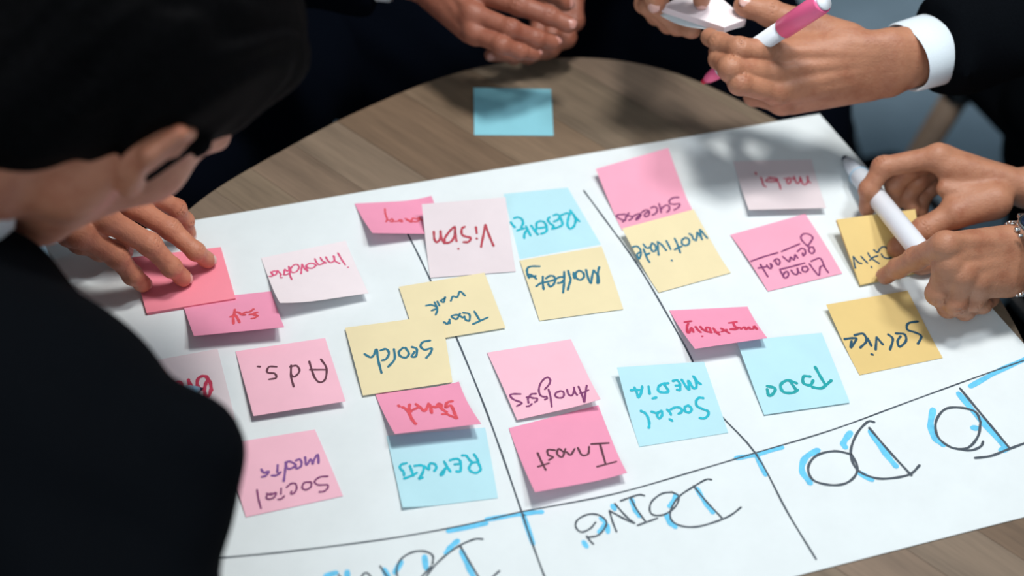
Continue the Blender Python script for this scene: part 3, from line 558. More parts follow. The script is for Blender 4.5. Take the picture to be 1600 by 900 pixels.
# ------------------------------------------------------------------ hands
RAD = {'index': (.0112, .0098, .0084, .0070), 'middle': (.0114, .0100, .0086, .0072), 'ring': (.0108, .0094, .0080, .0068),
       'pinky': (.0098, .0083, .0072, .0060), 'thumb': (.0150, .0125, .0112, .0088)}
def hand(spec, res=.00105):
    """spec: W wrist, Fo point up the forearm, dn dorsal direction, fingers {name: [4 joints]}, sc size; returns mesh and nail frames"""
    W, Fo, dn = spec['W'], spec['Fo'], nrm(spec['dn']); fg = spec['fingers']; sc = spec.get('sc', 1.0)
    groups = []; nails = []; carve = []
    names = [f for f in ('index', 'middle', 'ring', 'pinky') if f in fg]
    lat = nrm(fg[names[0]][0]-fg[names[-1]][0]); fwd = nrm(sum(fg[f][0] for f in names)/len(names)-W)
    lat = nrm(lat-np.dot(lat, fwd)*fwd); dn = nrm(dn-np.dot(dn, fwd)*fwd)
    palm = []
    offs = dict(zip(('index', 'middle', 'ring', 'pinky'), (.017, .006, -.006, -.017)))
    for f in names:
        a = W+lat*offs[f]*sc+fwd*.004; mcp = fg[f][0]; r = RAD[f][0]*sc
        palm.append(Cone(a, mcp-dn*.002, .0135*sc, r*1.02))
        palm.append(Cone(a+fwd*.015-dn*.008, mcp-fwd*.012-dn*.008, .011*sc, .0095*sc))       # palm side
    fdir = nrm(W-Fo)
    palm.append(Cone(W-fdir*.004, Fo, .0195*sc, .027*sc, n=None))
    for sg in (1, -1): palm.append(Cone(W+lat*.0115*sg*sc-fdir*.004, Fo+lat*.010*sg, .0160*sc, .022*sc))
    if 'thumb' in fg:
        t = fg['thumb']; palm.append(Cone(t[0], t[1], .0165*sc, .0135*sc)); palm.append(Cone(t[0], (t[1]+fg[names[0]][0])/2-dn*.004, .013*sc, .0075*sc))
    groups.append((palm, .009, 0))
    fingers = []
    for f in fg:
        J = fg[f]; R_ = [q*sc for q in RAD[f]]; g = []; thumb = f == 'thumb'
        for i in range(3): g.append(Cone(J[i], J[i+1], R_[i] if i else R_[0]*.96, R_[i+1]))
        for i in (1, 2):       # knuckle fullness and soft pads between the creases
            hv = nrm(spec.get('hint', {}).get(f, dn)); g.append(Ell(J[i]+hv*R_[i]*.05, (R_[i]*1.01,)*3))
            m = J[i-1]*.45+J[i]*.55 if i == 1 else J[1]*.5+J[2]*.5
        tdir = nrm(J[3]-J[2]); hv = nrm(spec.get('hint', {}).get(f, dn)); hv = nrm(hv-np.dot(hv, tdir)*tdir)
        g.append(Ell(J[3]-hv*R_[3]*.18-tdir*.002, (R_[3]*1.45, R_[3]*1.04, R_[3]*.98), (tdir, np.cross(hv, tdir), hv)))
        fingers.append((g, .0035, .0065 if not thumb else .009))
        for i in (1, 2):       # skin folds over the joints
            bt = nrm(J[i+1]-J[i-1]); h2 = nrm(hv-np.dot(hv, bt)*bt); lt = np.cross(h2, bt)
            for s in ((-.0022, 0, .0022) if i == 1 else (-.001, .0012)):
                if thumb and i == 1: continue
                arc = [J[i]+bt*s*1.1+R_[i]*1.075*(h2*math.cos(a)+lt*math.sin(a)*.93) for a in (-.75, -.25, .25, .75)]
                for q0, q1 in zip(arc[:-1], arc[1:]): carve.append(Cone(q0, q1, .00042, .00042))
        if f in spec.get('nails', ('index', 'middle', 'ring', 'pinky', 'thumb')):
            nails.append((J[3], tdir, hv, R_[3], thumb))
    # fingers stay apart: unite them with hardly any blend, then join to the palm
    groups.append(([g[0] for g in fingers], .0035, .0062))
    ridge = []
    for f in names:            # knuckle heads and tendons on the back of the hand
        mcp = fg[f][0]; ridge.append(Ell(mcp+dn*RAD[f][0]*sc*.22, (.0088*sc,)*3))
        ridge.append(Cone(W+lat*offs[f]*.5*sc+fwd*.02+dn*.0105*sc, mcp+dn*(RAD[f][0]*.80)*sc, .0022, .0032))
    groups.append((ridge, .003, .006))
    vn = []
    for a, b_ in spec.get('veins', ((.25, .1), (-.3, .5), (.6, .45))):
        p0 = W+fwd*.022+lat*.012*a*2+dn*.0165*sc; p1 = W+fwd*.066+lat*.014*b_*2+dn*.0150*sc; mid = (p0+p1)/2+lat*.004
        vn += [Cone(p0, mid, .0012, .0014), Cone(mid, p1, .0014, .0012)]
    if False: groups.append((vn, .001, .003))
    carve += spec.get('carve', [])
    V, F = blob(groups, res, it=1, carve=carve, kc=.0008)
    return (V, F), nails
def add_nails(nails, root, mat):
    for c, t, h, r, thumb in nails:
        L = r*(1.75 if not thumb else 1.7); wd = 1.02; s = np.cross(h, t); V = []; F = []; nu, nv_ = 10, 8
        for j in range(nv_+1):
            q = j/nv_; along = -L*.42+L*q
            for i in range(nu+1):
                u = i/nu*2-1; wq = wd*(1-.30*max(0, q-.75)**1.0*2.2*abs(u))*(.90+.1*math.sin(q*math.pi)); a = u*wq
                edge = (1-abs(u)**3*.25)
                al = along*(edge if q > .5 else 1) if q > .5 else along+abs(u)**3*L*.10*(1-q*2)
                drop = max(0, (al-r*.25))**2/r*.55
                V.append(c+t*al+(h*math.cos(a)*(r*.97)+s*math.sin(a)*r*.90)+h*(.0002-drop))
        for j in range(nv_):
            for i in range(nu):
                k = j*(nu+1)+i; F.append((k, k+1, k+nu+2, k+nu+1))
        o = mesh_obj('fingernail', V, F, mat, root); m = o.modifiers.new('thickness', 'SOLIDIFY'); m.thickness = .0007; m.offset = 0
# ------------------------------------------------------------------ poses of the hands (joints seen at photo points, bone lengths true)
BL_ = {'index': (.042, .025, .019), 'middle': (.046, .029, .020), 'ring': (.043, .027, .019), 'pinky': (.034, .020, .017), 'thumb': (.042, .033, .024)}
def fwd_chain(f, P0, pts, sc=1.0):     # from the knuckle outwards; pts: (px, py, side)
    out = [P0]
    for (px, py, sd), L in zip(pts, BL_[f]): out.append(step(out[-1], px, py, L*sc, sd))
    return out
def back_chain(f, T, pts, sc=1.0):     # from the fingertip inwards
    out = [T]
    for (px, py, sd), L in zip(pts, BL_[f][::-1]): out.append(step(out[-1], px, py, L*sc, sd))
    return out[::-1]
UPV = np.array([0, 0, 1.]); CAMV = -CF
# A: left hand of the man in the foreground, three fingertips on the coral pad
A = {}
A['index'] = back_chain('index', at(224, 443, .0125), [(207, 430, -1), (183, 401, -1), (122, 364, -1)])
A['middle'] = back_chain('middle', at(287, 434, .0125), [(268, 418, -1), (234, 382, -1), (163, 341, -1)])
A['ring'] = back_chain('ring', at(325, 406, .0125), [(306, 393, -1), (266, 358, -1), (200, 318, -1)])
A['pinky'] = back_chain('pinky', at(296, 366, .0085), [(290, 345, -1), (276, 326, -1), (232, 300, -1)])
A_W = at(62, 300, .075); A_F = at(-110, 262, .10)
A['thumb'] = [A_W+np.array([.028, -.022, -.006]), at(128, 372, .040), at(158, 388, .026), at(190, 391, .013)]
HAND_A = dict(W=A_W, Fo=A_F, dn=nrm(UPV+.25*CAMV), fingers=A, sc=.95, hint={f: nrm(UPV*.9+np.array([.25, -.15, 0])) for f in A}, vein=False)
HAND_A['hint']['thumb'] = nrm(np.array([0, -.8, .6]))
# B: clasped hands over the far edge
B1 = {}; zb = .085
B1['pinky'] = fwd_chain('pinky', at(742, 52, zb), [(784, 70, -1), (812, 80, 1), (836, 83, 1)])
B1['ring'] = fwd_chain('ring', at(738, 22, zb+.012), [(798, 46, -1), (838, 60, 1), (865, 65, 1)])
B1['middle'] = fwd_chain('middle', at(745, -12, zb+.022), [(812, 8, -1), (858, 25, 1), (888, 38, 1)])
B1['index'] = fwd_chain('index', at(762, -42, zb+.028), [(826, -28, -1), (862, -10, 1), (884, 5, 1)])
B1_W = at(672, -42, zb+.012); B1_F = at(455, -62, zb+.01)
B1['thumb'] = [B1_W+np.array([.03, .02, .012]), at(735, -95, zb+.03), at(790, -85, zb+.045), at(835, -70, zb+.04)]
HAND_B1 = dict(W=B1_W, Fo=B1_F, dn=nrm(CAMV+.2*UPV), fingers=B1, sc=1.02, vein=False)
B2 = {}
B2['index'] = [at(896, -12, .060), at(897, 32, .046), at(872, 60, .036), at(842, 68, .034)]
B2['middle'] = [at(880, 2, .055), at(884, 58, .040), at(852, 78, .031), at(820, 80, .030)]
B2['ring'] = [at(862, 16, .050), at(860, 74, .034), at(826, 86, .028), at(797, 86, .030)]
B2['pinky'] = [at(845, 26, .046), at(834, 78, .032), at(803, 88, .030), at(768, 86, .036)]
B2_W = at(893, -78, .075); B2_F = at(1010, -330, .07)
B2['thumb'] = [B2_W+np.array([-.02, .0, .022]), at(872, -66, .085), at(845, -50, .100), at(820, -42, .108)]
HAND_B2 = dict(W=B2_W, Fo=B2_F, dn=nrm(np.array([.9, 0, .15])+.2*CAMV), fingers=B2, sc=1.0, vein=False, hint={f: nrm(np.array([.2, -.9, .1])) for f in ('index', 'middle', 'ring', 'pinky')}, nails=('pinky',))
# C: left hand with the pink marker and the pale pink pad, right hand steadying the pad
C1 = {}; zc = .125
C1['index'] = fwd_chain('index', at(1218, 82, zc+.012), [(1155, 77, -1), (1125, 67, 1), (1108, 57, 1)])
C1['middle'] = fwd_chain('middle', at(1208, 113, zc), [(1141, 107, -1), (1124, 92, 1), (1122, 78, 1)])
C1['ring'] = fwd_chain('ring', at(1213, 143, zc-.014), [(1156, 130, -1), (1140, 112, 1), (1146, 97, 1)])
C1['pinky'] = fwd_chain('pinky', at(1222, 160, zc-.034), [(1178, 150, 1), (1166, 130, 1), (1172, 118, 1)])
C1_W = at(1392, 98, zc+.002); C1_F = at(1560, 45, zc+.004)
C1['thumb'] = [at(1322, 66, .138), at(1254, 38, .141), at(1202, 20, .146), at(1166, 9, .1505)]
HAND_C1 = dict(W=C1_W, Fo=C1_F, dn=nrm(CAMV+.05*UPV), fingers=C1, sc=1.06, hint={'thumb': nrm(UPV*.8+CAMV*.5), 'index': CAMV, 'middle': CAMV, 'ring': CAMV, 'pinky': CAMV}, nails=('thumb',))
C2 = {}
C2['index'] = back_chain('index', at(1096, 1, .1495), [(1098, -22, -1), (1097, -52, -1), (1085, -105, -1)])
C2['middle'] = back_chain('middle', at(1082, 46, .124), [(1058, 40, 1), (1024, 6, -1), (1055, -62, 1)])
C2['ring'] = back_chain('ring', at(1066, 42, .119), [(1044, 38, 1), (1014, 8, -1), (1032, -55, 1)])
C2['pinky'] = back_chain('pinky', at(1040, 36, .110), [(1024, 26, 1), (1006, 6, -1), (1014, -42, 1)])
C2_W = at(1068, -150, .175); C2_F = at(1180, -400, .18)
C2['thumb'] = [C2_W+np.array([-.02, -.03, .005]), at(1036, -82, .178), at(1012, -36, .172), at(1024, 2, .152)]
HAND_C2 = dict(W=C2_W, Fo=C2_F, dn=nrm(np.array([.5, .2, .6])), fingers=C2, sc=1.0, vein=False, hint={'index': nrm(np.array([0, -.9, .3])), 'thumb': nrm(np.array([-.6, -.5, .5]))}, nails=('index', 'thumb'))
# D: right hand holding the white marker, left hand pointing with the index finger
D1 = {}
D1['index'] = [at(1464, 245, .068), at(1380, 261, .052), at(1357, 296, .034), at(1354, 326, .015)]
D1['middle'] = [at(1472, 247, .050), at(1418, 266, .046), at(1398, 290, .030), at(1400, 313, .013)]
D1['ring'] = [at(1481, 252, .034), at(1434, 284, .032), at(1418, 308, .018), at(1426, 328, .010)]
D1['pinky'] = [at(1490, 262, .020), at(1456, 292, .022), at(1440, 312, .014), at(1438, 332, .008)]
D1_W = at(1604, 294, .042); D1_F = at(1790, 292, .046)
D1['thumb'] = [at(1552, 314, .048), at(1492, 333, .038), at(1443, 359, .026), at(1404, 385, .018)]
HAND_D1 = dict(W=D1_W, Fo=D1_F, dn=nrm(CU+.15*UPV), fingers=D1, sc=.98, nails=(), hint={'index': nrm(np.array([-.9, .1, .2])), 'middle': nrm(np.array([-.9, .2, .2])), 'ring': nrm(np.array([-.7, .5, .2])), 'pinky': nrm(np.array([-.7, .5, .2])), 'thumb': nrm(np.array([-.2, -.5, .8]))})
D2 = {}
D2['index'] = back_chain('index', at(1383, 430, .0145), [(1403, 419, -1), (1431, 404, -1), (1476, 383, -1)])
D2['middle'] = [at(1481, 412, .074), at(1466, 458, .045), at(1482, 480, .022), at(1505, 482, .014)]
D2['ring'] = [at(1500, 430, .066), at(1492, 474, .040), at(1508, 485, .018), at(1526, 478, .014)]
D2['pinky'] = [at(1524, 440, .056), at(1520, 470, .036), at(1535, 476, .020), at(1550, 468, .014)]
D2_W = at(1606, 402, .058); D2_F = at(1800, 398, .058)
D2['thumb'] = [at(1560, 388, .040), at(1515, 392, .022), at(1470, 402, .014), at(1440, 412, .011)]
HAND_D2 = dict(W=D2_W, Fo=D2_F, dn=nrm(UPV+.3*CAMV), fingers=D2, sc=1.0, nails=('index',), hint={'index': nrm(UPV+np.array([-.2, .1, 0])), 'middle': nrm(np.array([-.6, -.6, .3])), 'ring': nrm(np.array([-.3, -.8, .2])), 'pinky': nrm(np.array([0, -.9, .1])), 'thumb': nrm(np.array([0, .5, .8]))})
# E: right hand of the man in the foreground, pen in hand, mostly behind his sleeve
E_ = {}
E_['index'] = back_chain('index', at(262, 604, .018), [(243, 590, -1), (212, 580, -1), (148, 590, -1)])
E_['middle'] = back_chain('middle', at(250, 618, .014), [(232, 606, -1), (200, 596, -1), (130, 604, -1)])
E_['ring'] = back_chain('ring', at(232, 632, .011), [(214, 622, -1), (184, 612, -1), (118, 622, -1)])
E_['pinky'] = back_chain('pinky', at(206, 646, .010), [(188, 638, -1), (166, 630, -1), (108, 640, -1)])
E_W = at(5, 640, .06); E_F = at(-160, 690, .07)
E_['thumb'] = [at(50, 612, .06), at(130, 572, .055), at(190, 580, .04), at(238, 600, .024)]
HAND_E = dict(W=E_W, Fo=E_F, dn=UPV, fingers=E_, sc=.92, vein=False, nails=())
ALLH = dict(A=HAND_A, B1=HAND_B1, B2=HAND_B2, C1=HAND_C1, C2=HAND_C2, D1=HAND_D1, D2=HAND_D2, E=HAND_E)
# ------------------------------------------------------------------ people
def frame_pts(c, f, u, scale=1.0):
    f = nrm(f); u = nrm(u-np.dot(u, f)*f); r = np.cross(f, u); c = np.array(c)
    return (lambda a, b_, d: c+scale*(a*f+b_*u+d*r)), f, u, r
def head_groups(c, f, u, neck_to):
    P, f, u, r = frame_pts(c, f, u); R = (f, u, r)
    g1 = [Ell(P(-.012, .045, 0), (.097, .082, .077), R), Ell(P(.045, -.012, 0), (.052, .085, .060), R), Cone(P(.066, -.092, 0), P(.058, -.085, 0), .022, .022),
          Ell(P(.078, .038, 0), (.020, .014, .050), R)]
    for s in (1, -1): g1 += [Cone(P(.012, -.050, .050*s), P(.062, -.092, .014*s), .017, .018), Cone(P(.006, .0, .058*s), P(.012, -.052, .050*s), .014, .016), Ell(P(.064, -.008, .041*s), (.020, .019, .019), R)]
    nose = [Cone(P(.094, .020, 0), P(.112, -.022, 0), .007, .0095), Ell(P(.100, -.026, .010), (.010, .008, .007), R), Ell(P(.100, -.026, -.010), (.010, .008, .007), R)]
    lips = [Ell(P(.094, -.050, 0), (.010, .005, .024), R), Ell(P(.093, -.058, 0), (.010, .006, .021), R)]
    neck = [Cone(P(-.022, -.040, 0), neck_to, .054, .060), Cone(P(-.050, -.010, 0), neck_to-f*.01, .045, .055)]
    gr = [(g1, .022, 0), (nose, .006, .008), (lips, .003, .005), (neck, .02, .022)]
    P0 = P; P = lambda a, b_, d: P0(a*.87-b_*.48, b_*.87+a*.48, d+max(0, d-.078)*.4 if d > 0 else d+min(0, d+.078)*.4)
    for s in (1, -1):       # ears: rim, lobe
        e = [Cone(P(.002, -.020, .076*s), P(-.006, .012, .084*s), .007, .006), Cone(P(-.006, .012, .084*s), P(.004, .034, .086*s), .006, .005), Cone(P(.004, .034, .086*s), P(.020, .028, .080*s), .005, .005), Cone(P(.020, .028, .080*s), P(.022, .008, .076*s), .005, .005),
             Ell(P(.004, .006, .077*s), (.016, .028, .005), R), Ell(P(.006, -.024, .076*s), (.009, .010, .006), R)]
        gr.append((e, .003, .004))
    P, P1 = P0, P; carve = [Ell(P(.104, .010, .032), (.020, .012, .019), R), Ell(P(.104, .010, -.032), (.020, .012, .019), R)]
    carve += [Ell(P1(.010, .004, .086*s), (.009, .014, .007), R) for s in (1, -1)]
    return gr, carve, P, R
def cloth_noise(amp, sc, seed):
    def f(X, Y, Z):
        return amp*(np.sin(X*sc+seed+2.1*np.sin(Y*sc*.7+seed))*np.sin(Z*sc*1.3+seed*2+1.3*np.sin(X*sc*.6))+.5*np.sin((X+Y+Z)*sc*1.9+seed))
    return f
class Half:
    def __init__(s, c, n, ext): s.c = np.array(c); s.n = nrm(n); s.e = ext
    def box(s): return s.c-s.e, s.c+s.e
    def d(s, X, Y, Z):
        return np.maximum(-((X-s.c[0])*s.n[0]+(Y-s.c[1])*s.n[1]+(Z-s.c[2])*s.n[2]), np.sqrt((X-s.c[0])**2+(Y-s.c[1])**2+(Z-s.c[2])**2)-s.e)
def cuff(c, ax, r, L, root, name='shirt_cuff', mat=None, up=UPV, flat=.86, flare=1.08):
    ax = nrm(ax); u = nrm(np.cross(ax, up)); v = np.cross(u, ax); V = []; F = []; n = 40
    prof = [(0, r), (.002, r+.0012), (L, r*flare), (L, r*flare-.002), (.002, r-.0016), (0, r)]
    for s, q in prof:
        for k in range(n):
            a = 2*math.pi*k/n; w_ = 1+.02*math.sin(3*a+s*90); V.append(c+ax*s+(math.cos(a)*u+flat*math.sin(a)*v)*q*w_)
    for i in range(len(prof)-1):
        for k in range(n): F.append((i*n+k, i*n+(k+1) % n, (i+1)*n+(k+1) % n, (i+1)*n+k))
    return mesh_obj(name, V, F, mat or M['shirt'], root)
T0 = np.array([0, 0, TZ])
def aim(J, s, L=.25):     # elbow straight behind the forearm
    h = J['hand'+s]; J['el'+s] = h['W']+nrm(h['Fo']-h['W'])*L; return J
def person(label, J, hands, skinm, cloth, head_f, head_u, bres=.012, jres=.010, hres=.0035, hand_res=.00115, sleeves=('L', 'R'), nailm='nail', hair_len=.013, legs=True, standing=False, watch=None):
    """J: head centre, neck, chest, hip, and for L/R: shoulder, elbow, hiproot, knee, ankle (all world points)"""
    root = empty('person', (J['hip'][0], J['hip'][1], 0), label, 'person')
    parts = []; nl = []
    for h in hands:
        (V, F), nails = hand(h, hand_res); parts.append((V, F)); nl += nails
    hg, carve, P, R = head_groups(J['head'], head_f, head_u, J['neck']); parts.append(blob(hg, hres, it=2, carve=carve, kc=.006))
    core = [Cone(J['neck'], J['chest'], .055, .105), Cone(J['chest'], J['hip'], .125, .125)]
    for s in 'LR': core.append(Cone(J['chest']*.4+J['sh'+s]*.6, J['sh'+s], .055, J.get('shr'+s, .066)-.02))
    arms = []
    for s, h in zip('LR', (J['handL'], J['handR'])):
        arms += [Cone(J['sh'+s], J['el'+s], J.get('ar'+s, (.064, 0))[0]-.014, .034), Cone(J['el'+s], h['Fo'], .034, .025)]
    lg = []
    for s in 'LR': lg += [Cone(J['hr'+s], J['kn'+s], .075, .052), Cone(J['kn'+s], J['an'+s], .050, .035)]
    parts.append(blob([(core, .05, 0), (arms, .02, .03), (lg, .03, .05)], bres, it=1))
    V, F = merge(parts); body = quick('body', V, F, skinm, root)
    for a in nl: pass
    add_nails(nl, root, M[nailm])
    # eyes
    for s in (1, -1):
        bm = bmesh.new(); bmesh.ops.create_uvsphere(bm, u_segments=20, v_segments=14, radius=.0118)
        V = [np.array(v.co)+P(.082, .010, .032*s) for v in bm.verts]; F = [[v.index for v in f.verts] for f in bm.faces]; bm.free()
        eye = mesh_obj('eye', V, F, M['white_plastic'], root); iv, jf = lathe([(0, .0052), (.0008, .0050), (.0010, .001)], P(.0935, .010, .032*s), P(.12, .010, .032*s), 20); mesh_obj('iris', iv, jf, M['navy_tip'], root)
    # hair
    hr = [Ell(P(-.014, .052, 0), (.097+hair_len, .084+hair_len*1.5, .077+hair_len*.8), R), Ell(P(-.058, -.026, 0), (.056, .072, .068), R), Ell(P(.045, .105, 0), (.055, .030, .058), R)]
    side = [Cone(P(.022, .03, .074*s), P(.024, -.006, .071*s), .011, .006) for s in (1, -1)]
    cv = [Ell(P(.155, .005, 0), (.092, .082, .13), R)]
    for s in (1, -1): cv += [Ell(P(.002, .008, .10*s), (.024, .036, .028), R), Ell(P(.068, .018, .10*s), (.034, .040, .06), R)]
    ff = R[0]; uu = R[1]; rr = R[2]; cc = J['head']
    def strands(X, Y, Z):
        a = (X-cc[0])*rr[0]+(Y-cc[1])*rr[1]+(Z-cc[2])*rr[2]; b_ = (X-cc[0])*ff[0]+(Y-cc[1])*ff[1]+(Z-cc[2])*ff[2]
        return .0016*np.sin(a*520+6*np.sin(b_*40))+.0012*np.sin(a*230+b_*90)
    V, F = blob([(hr, .03, 0), (side, .004, .008)], .003, it=1, carve=cv, kc=.012, disp=strands); quick('hair', V, F, M['hair'], root)
    # jacket with sleeves
    jk = [Cone(J['neck']*.75+J['chest']*.25, J['chest'], J.get('jt', .085), .135), Cone(J['chest'], J['hip'], .150, .155)]
    for s in 'LR': jk.append(Cone(J['chest']*.4+J['sh'+s]*.6, J['sh'+s], .085, J.get('shr'+s, .066)))
    jk += J.get('extra', []); groups = [(jk, J.get('jkk', .06), 0)]; cvs = [] if J.get('nc') else [Ell(J['neck']+nrm(J['neck']-J['chest'])*.035, (.062, .062, .062))]
    if legs: groups.append(([Cone(J['hip'], J['hr'+s], .15, .115) for s in 'LR'], .04, .05))
    for s, h in zip('LR', (J['handL'], J['handR'])):
        ax = nrm(h['Fo']-h['W']); end = h['W']+ax*J.get('slv'+s, .06); el = J['el'+s]; r1 = J.get('slr'+s, .047)
        ra, rb = J.get('ar'+s, (.064, .055)); groups.append(([Cone(J['sh'+s], el, ra, rb), Cone(el, end-ax*.05, rb, r1)], .02, J.get('ark', .03)))
        cvs.append(Half(end, -ax, .13))
        cuff(end-ax*J.get('cf'+s, .016), ax, r1-.010, .05, root)
    V, F = blob(groups, jres, it=1, carve=cvs, kc=.003, disp=cloth_noise(.0035, 38, len(label))); quick('jacket', V, F, cloth, root)
    # shirt collar
    ax = nrm(J['neck']-J['chest']); cuff(J['neck']-ax*.02+nrm(J['head']-J['neck'])*J.get('cu', 0), nrm(J['neck']-J['chest']+(J['head']-J['neck'])*.4), .066, .035, root, 'shirt_collar', flat=1, flare=.94)
    # trousers and shoes
    groups = [([Cone(J['hip']-ax*.05, J['hip'], .14, .14)], .03, 0)]
    for s in 'LR': groups.append(([Cone(J['hr'+s], J['kn'+s], .098, .075), Cone(J['kn'+s], J['an'+s], .074, .062)], .03, .05))
    V, F = blob(groups, .012, it=1, disp=cloth_noise(.004, 30, 2+len(label))); quick('trousers', V, F, cloth, root)
    for s in 'LR':
        a = J['an'+s].copy(); a[2] = .04; d = J.get('toe'+s, np.array([0, -1., 0])); d = nrm(d)
        V, F = blob([([Cone(a-d*.05, a+d*.15, .040, .034, n=UPV, sq=1.3), Cone(a, a+UPV*.06, .042, .045)], .02, 0)], .007, it=1)
        V = np.array(V); V[:, 2] = np.maximum(V[:, 2], .003); quick('shoe', V, F, M['black_cloth'], root)
    return root
H = ALLH
def pt(x, y, z): return np.array([x, y, z+TZ])
# man in the foreground, bent over the table, seen from behind his right side
hf = .255*CR-.32*CU+.913*CF; hu = .78*CR+.62*CU; hu = nrm(hu-np.dot(hu, nrm(hf))*nrm(hf)); hr_ = np.cross(nrm(hf), hu)
ear = far(222, 250, .93); hc = ear-hr_*.078-hf*0
JF = dict(head=hc, neck=hc-hu*.150-nrm(hf)*.035, chest=pt(-.43, .55, .05), hip=pt(-.66, .36, -.18), handL=H['A'], handR=H['E'],
          shR=far(238, 790, .88), elR=far(212, 1010, .88), shrR=.034, nc=1, jt=.055, cu=.022, arR=(.036, .056), ark=.012, jkk=.03, extra=[Cone(far(-50, 636, .95), far(268, 724, .88), .076, .037), Cone(far(-170, 590, .97), far(0, 720, .93), .10, .09), Cone(far(-20, 470, 1.0), far(0, 552, .97), .050, .055), Cone(far(0, 700, .93), far(60, 1000, .90), .10, .10), Cone(far(268, 722, .88), far(238, 790, .88), .036, .033)], shL=pt(-.55, .86, .10), elL=pt(-.68, .97, .0), slrR=.040, slvL=.06,
          hrL=pt(-.70, .46, -.20), hrR=pt(-.58, .32, -.20), knL=pt(-.62, .82, -.30), knR=pt(-.32, .36, -.22), anL=pt(-.66, .90, -.66), anR=pt(-.40, .40, -.66), toeL=np.array([.5, .8, 0]), toeR=np.array([.5, .8, 0]))
PF = person('person in black suit seen from behind, head bent, pressing coral pad and writing', JF, [H['A'], H['E']], M['skin_head'], M['black_cloth'], hf, hu, hres=.0024, hand_res=.001, jres=.007)
# person across the table with clasped hands
JB = dict(head=pt(.04, 1.62, .66), neck=pt(.04, 1.64, .50), chest=pt(.04, 1.60, .26), hip=pt(.04, 1.56, -.18), handR=H['B1'], handL=H['B2'],
          shR=pt(-.15, 1.62, .40), elR=pt(-.30, 1.36, .10), shL=pt(.23, 1.62, .40), elL=pt(.26, 1.42, .10), slvR=.052, slrR=.044, slrL=.044, slvL=.07, extra=[Cone(pt(-.22, 1.44, -.19), pt(.24, 1.46, -.19), .115, .115)],
          hrR=pt(-.20, 1.54, -.20), hrL=pt(.14, 1.52, -.22), knR=pt(-.38, 1.12, -.15), knL=pt(.32, 1.32, -.20), anR=pt(-.42, 1.30, -.64), anL=pt(.50, 1.76, -.64), toeL=np.array([.9, .35, 0]), toeR=np.array([-.5, -.8, 0]))
aim(JB, 'L'); aim(JB, 'R')
PB = person('person in dark navy suit across the table with both hands clasped', JB, [H['B1'], H['B2']], M['skin_red'], M['navy_cloth'], np.array([0, -.9, -.45]), UPV, nailm='nail_dark')
# person at the upper right, holding pad and pink marker
JC = dict(head=pt(.64, 1.36, .66), neck=pt(.67, 1.38, .50), chest=pt(.74, 1.42, .24), hip=pt(.98, 1.58, -.20), handL=H['C1'], handR=H['C2'],
          shL=pt(.74, 1.22, .38), elL=pt(.66, 1.10, .14), shR=pt(.55, 1.55, .38), elR=pt(.40, 1.45, .22), slvL=.046, cfL=.030, slrL=.044, slrR=.042, slvR=.06,
          hrL=pt(.98, 1.46, -.22), hrR=pt(.94, 1.66, -.22), knL=pt(.80, 1.20, -.20), knR=pt(.68, 1.40, -.20), anL=pt(.84, 1.24, -.64), anR=pt(.82, 1.50, -.64), toeL=np.array([-.8, -.6, 0]), toeR=np.array([-.8, -.6, 0]))
aim(JC, 'L'); aim(JC, 'R')
PC = person('person in black suit and white cuff holding pink marker and pale pink pad', JC, [H['C1'], H['C2']], M['skin_mid'], M['black_cloth'], np.array([-.75, -.6, -.4]), UPV)
# person at the right, two hands on the golden pad
JD = dict(head=pt(.88, .93, .66), neck=pt(.92, .93, .50), chest=pt(.98, .93, .24), hip=pt(1.12, .93, -.20), handR=H['D1'], handL=H['D2'],
          shR=pt(.95, 1.12, .38), elR=pt(.80, 1.03, .07), shL=pt(.95, .74, .38), elL=pt(.80, .82, .06), slvR=.16, slvL=.14, slrR=.046, slrL=.046,
          hrR=pt(1.05, 1.02, -.22), hrL=pt(1.05, .84, -.22), knR=pt(.66, 1.02, -.22), knL=pt(.66, .80, -.22), anR=pt(.70, 1.06, -.64), anL=pt(.72, .76, -.64), toeL=np.array([-1, 0, 0]), toeR=np.array([-1, 0, 0]))
aim(JD, 'L', .30); aim(JD, 'R', .30)
PD = person('person at right edge with silver watch, holding white marker, pointing at golden pad', JD, [H['D1'], H['D2']], M['skin_mid'], M['black_cloth'], np.array([-.9, 0, -.45]), UPV, nailm='nail_dark')

# ------------------------------------------------------------------ things held and worn
def pen(name, label, A, B, parts, cat='marker'):
    A = np.array(A); B = np.array(B); root = empty(name, tuple(A), label, cat)
    for pn, prof, mt in parts:
        V, F = lathe(prof, A, B, 28); mesh_obj(pn, V, F, M[mt] if isinstance(mt, str) else mt, root)
    return root
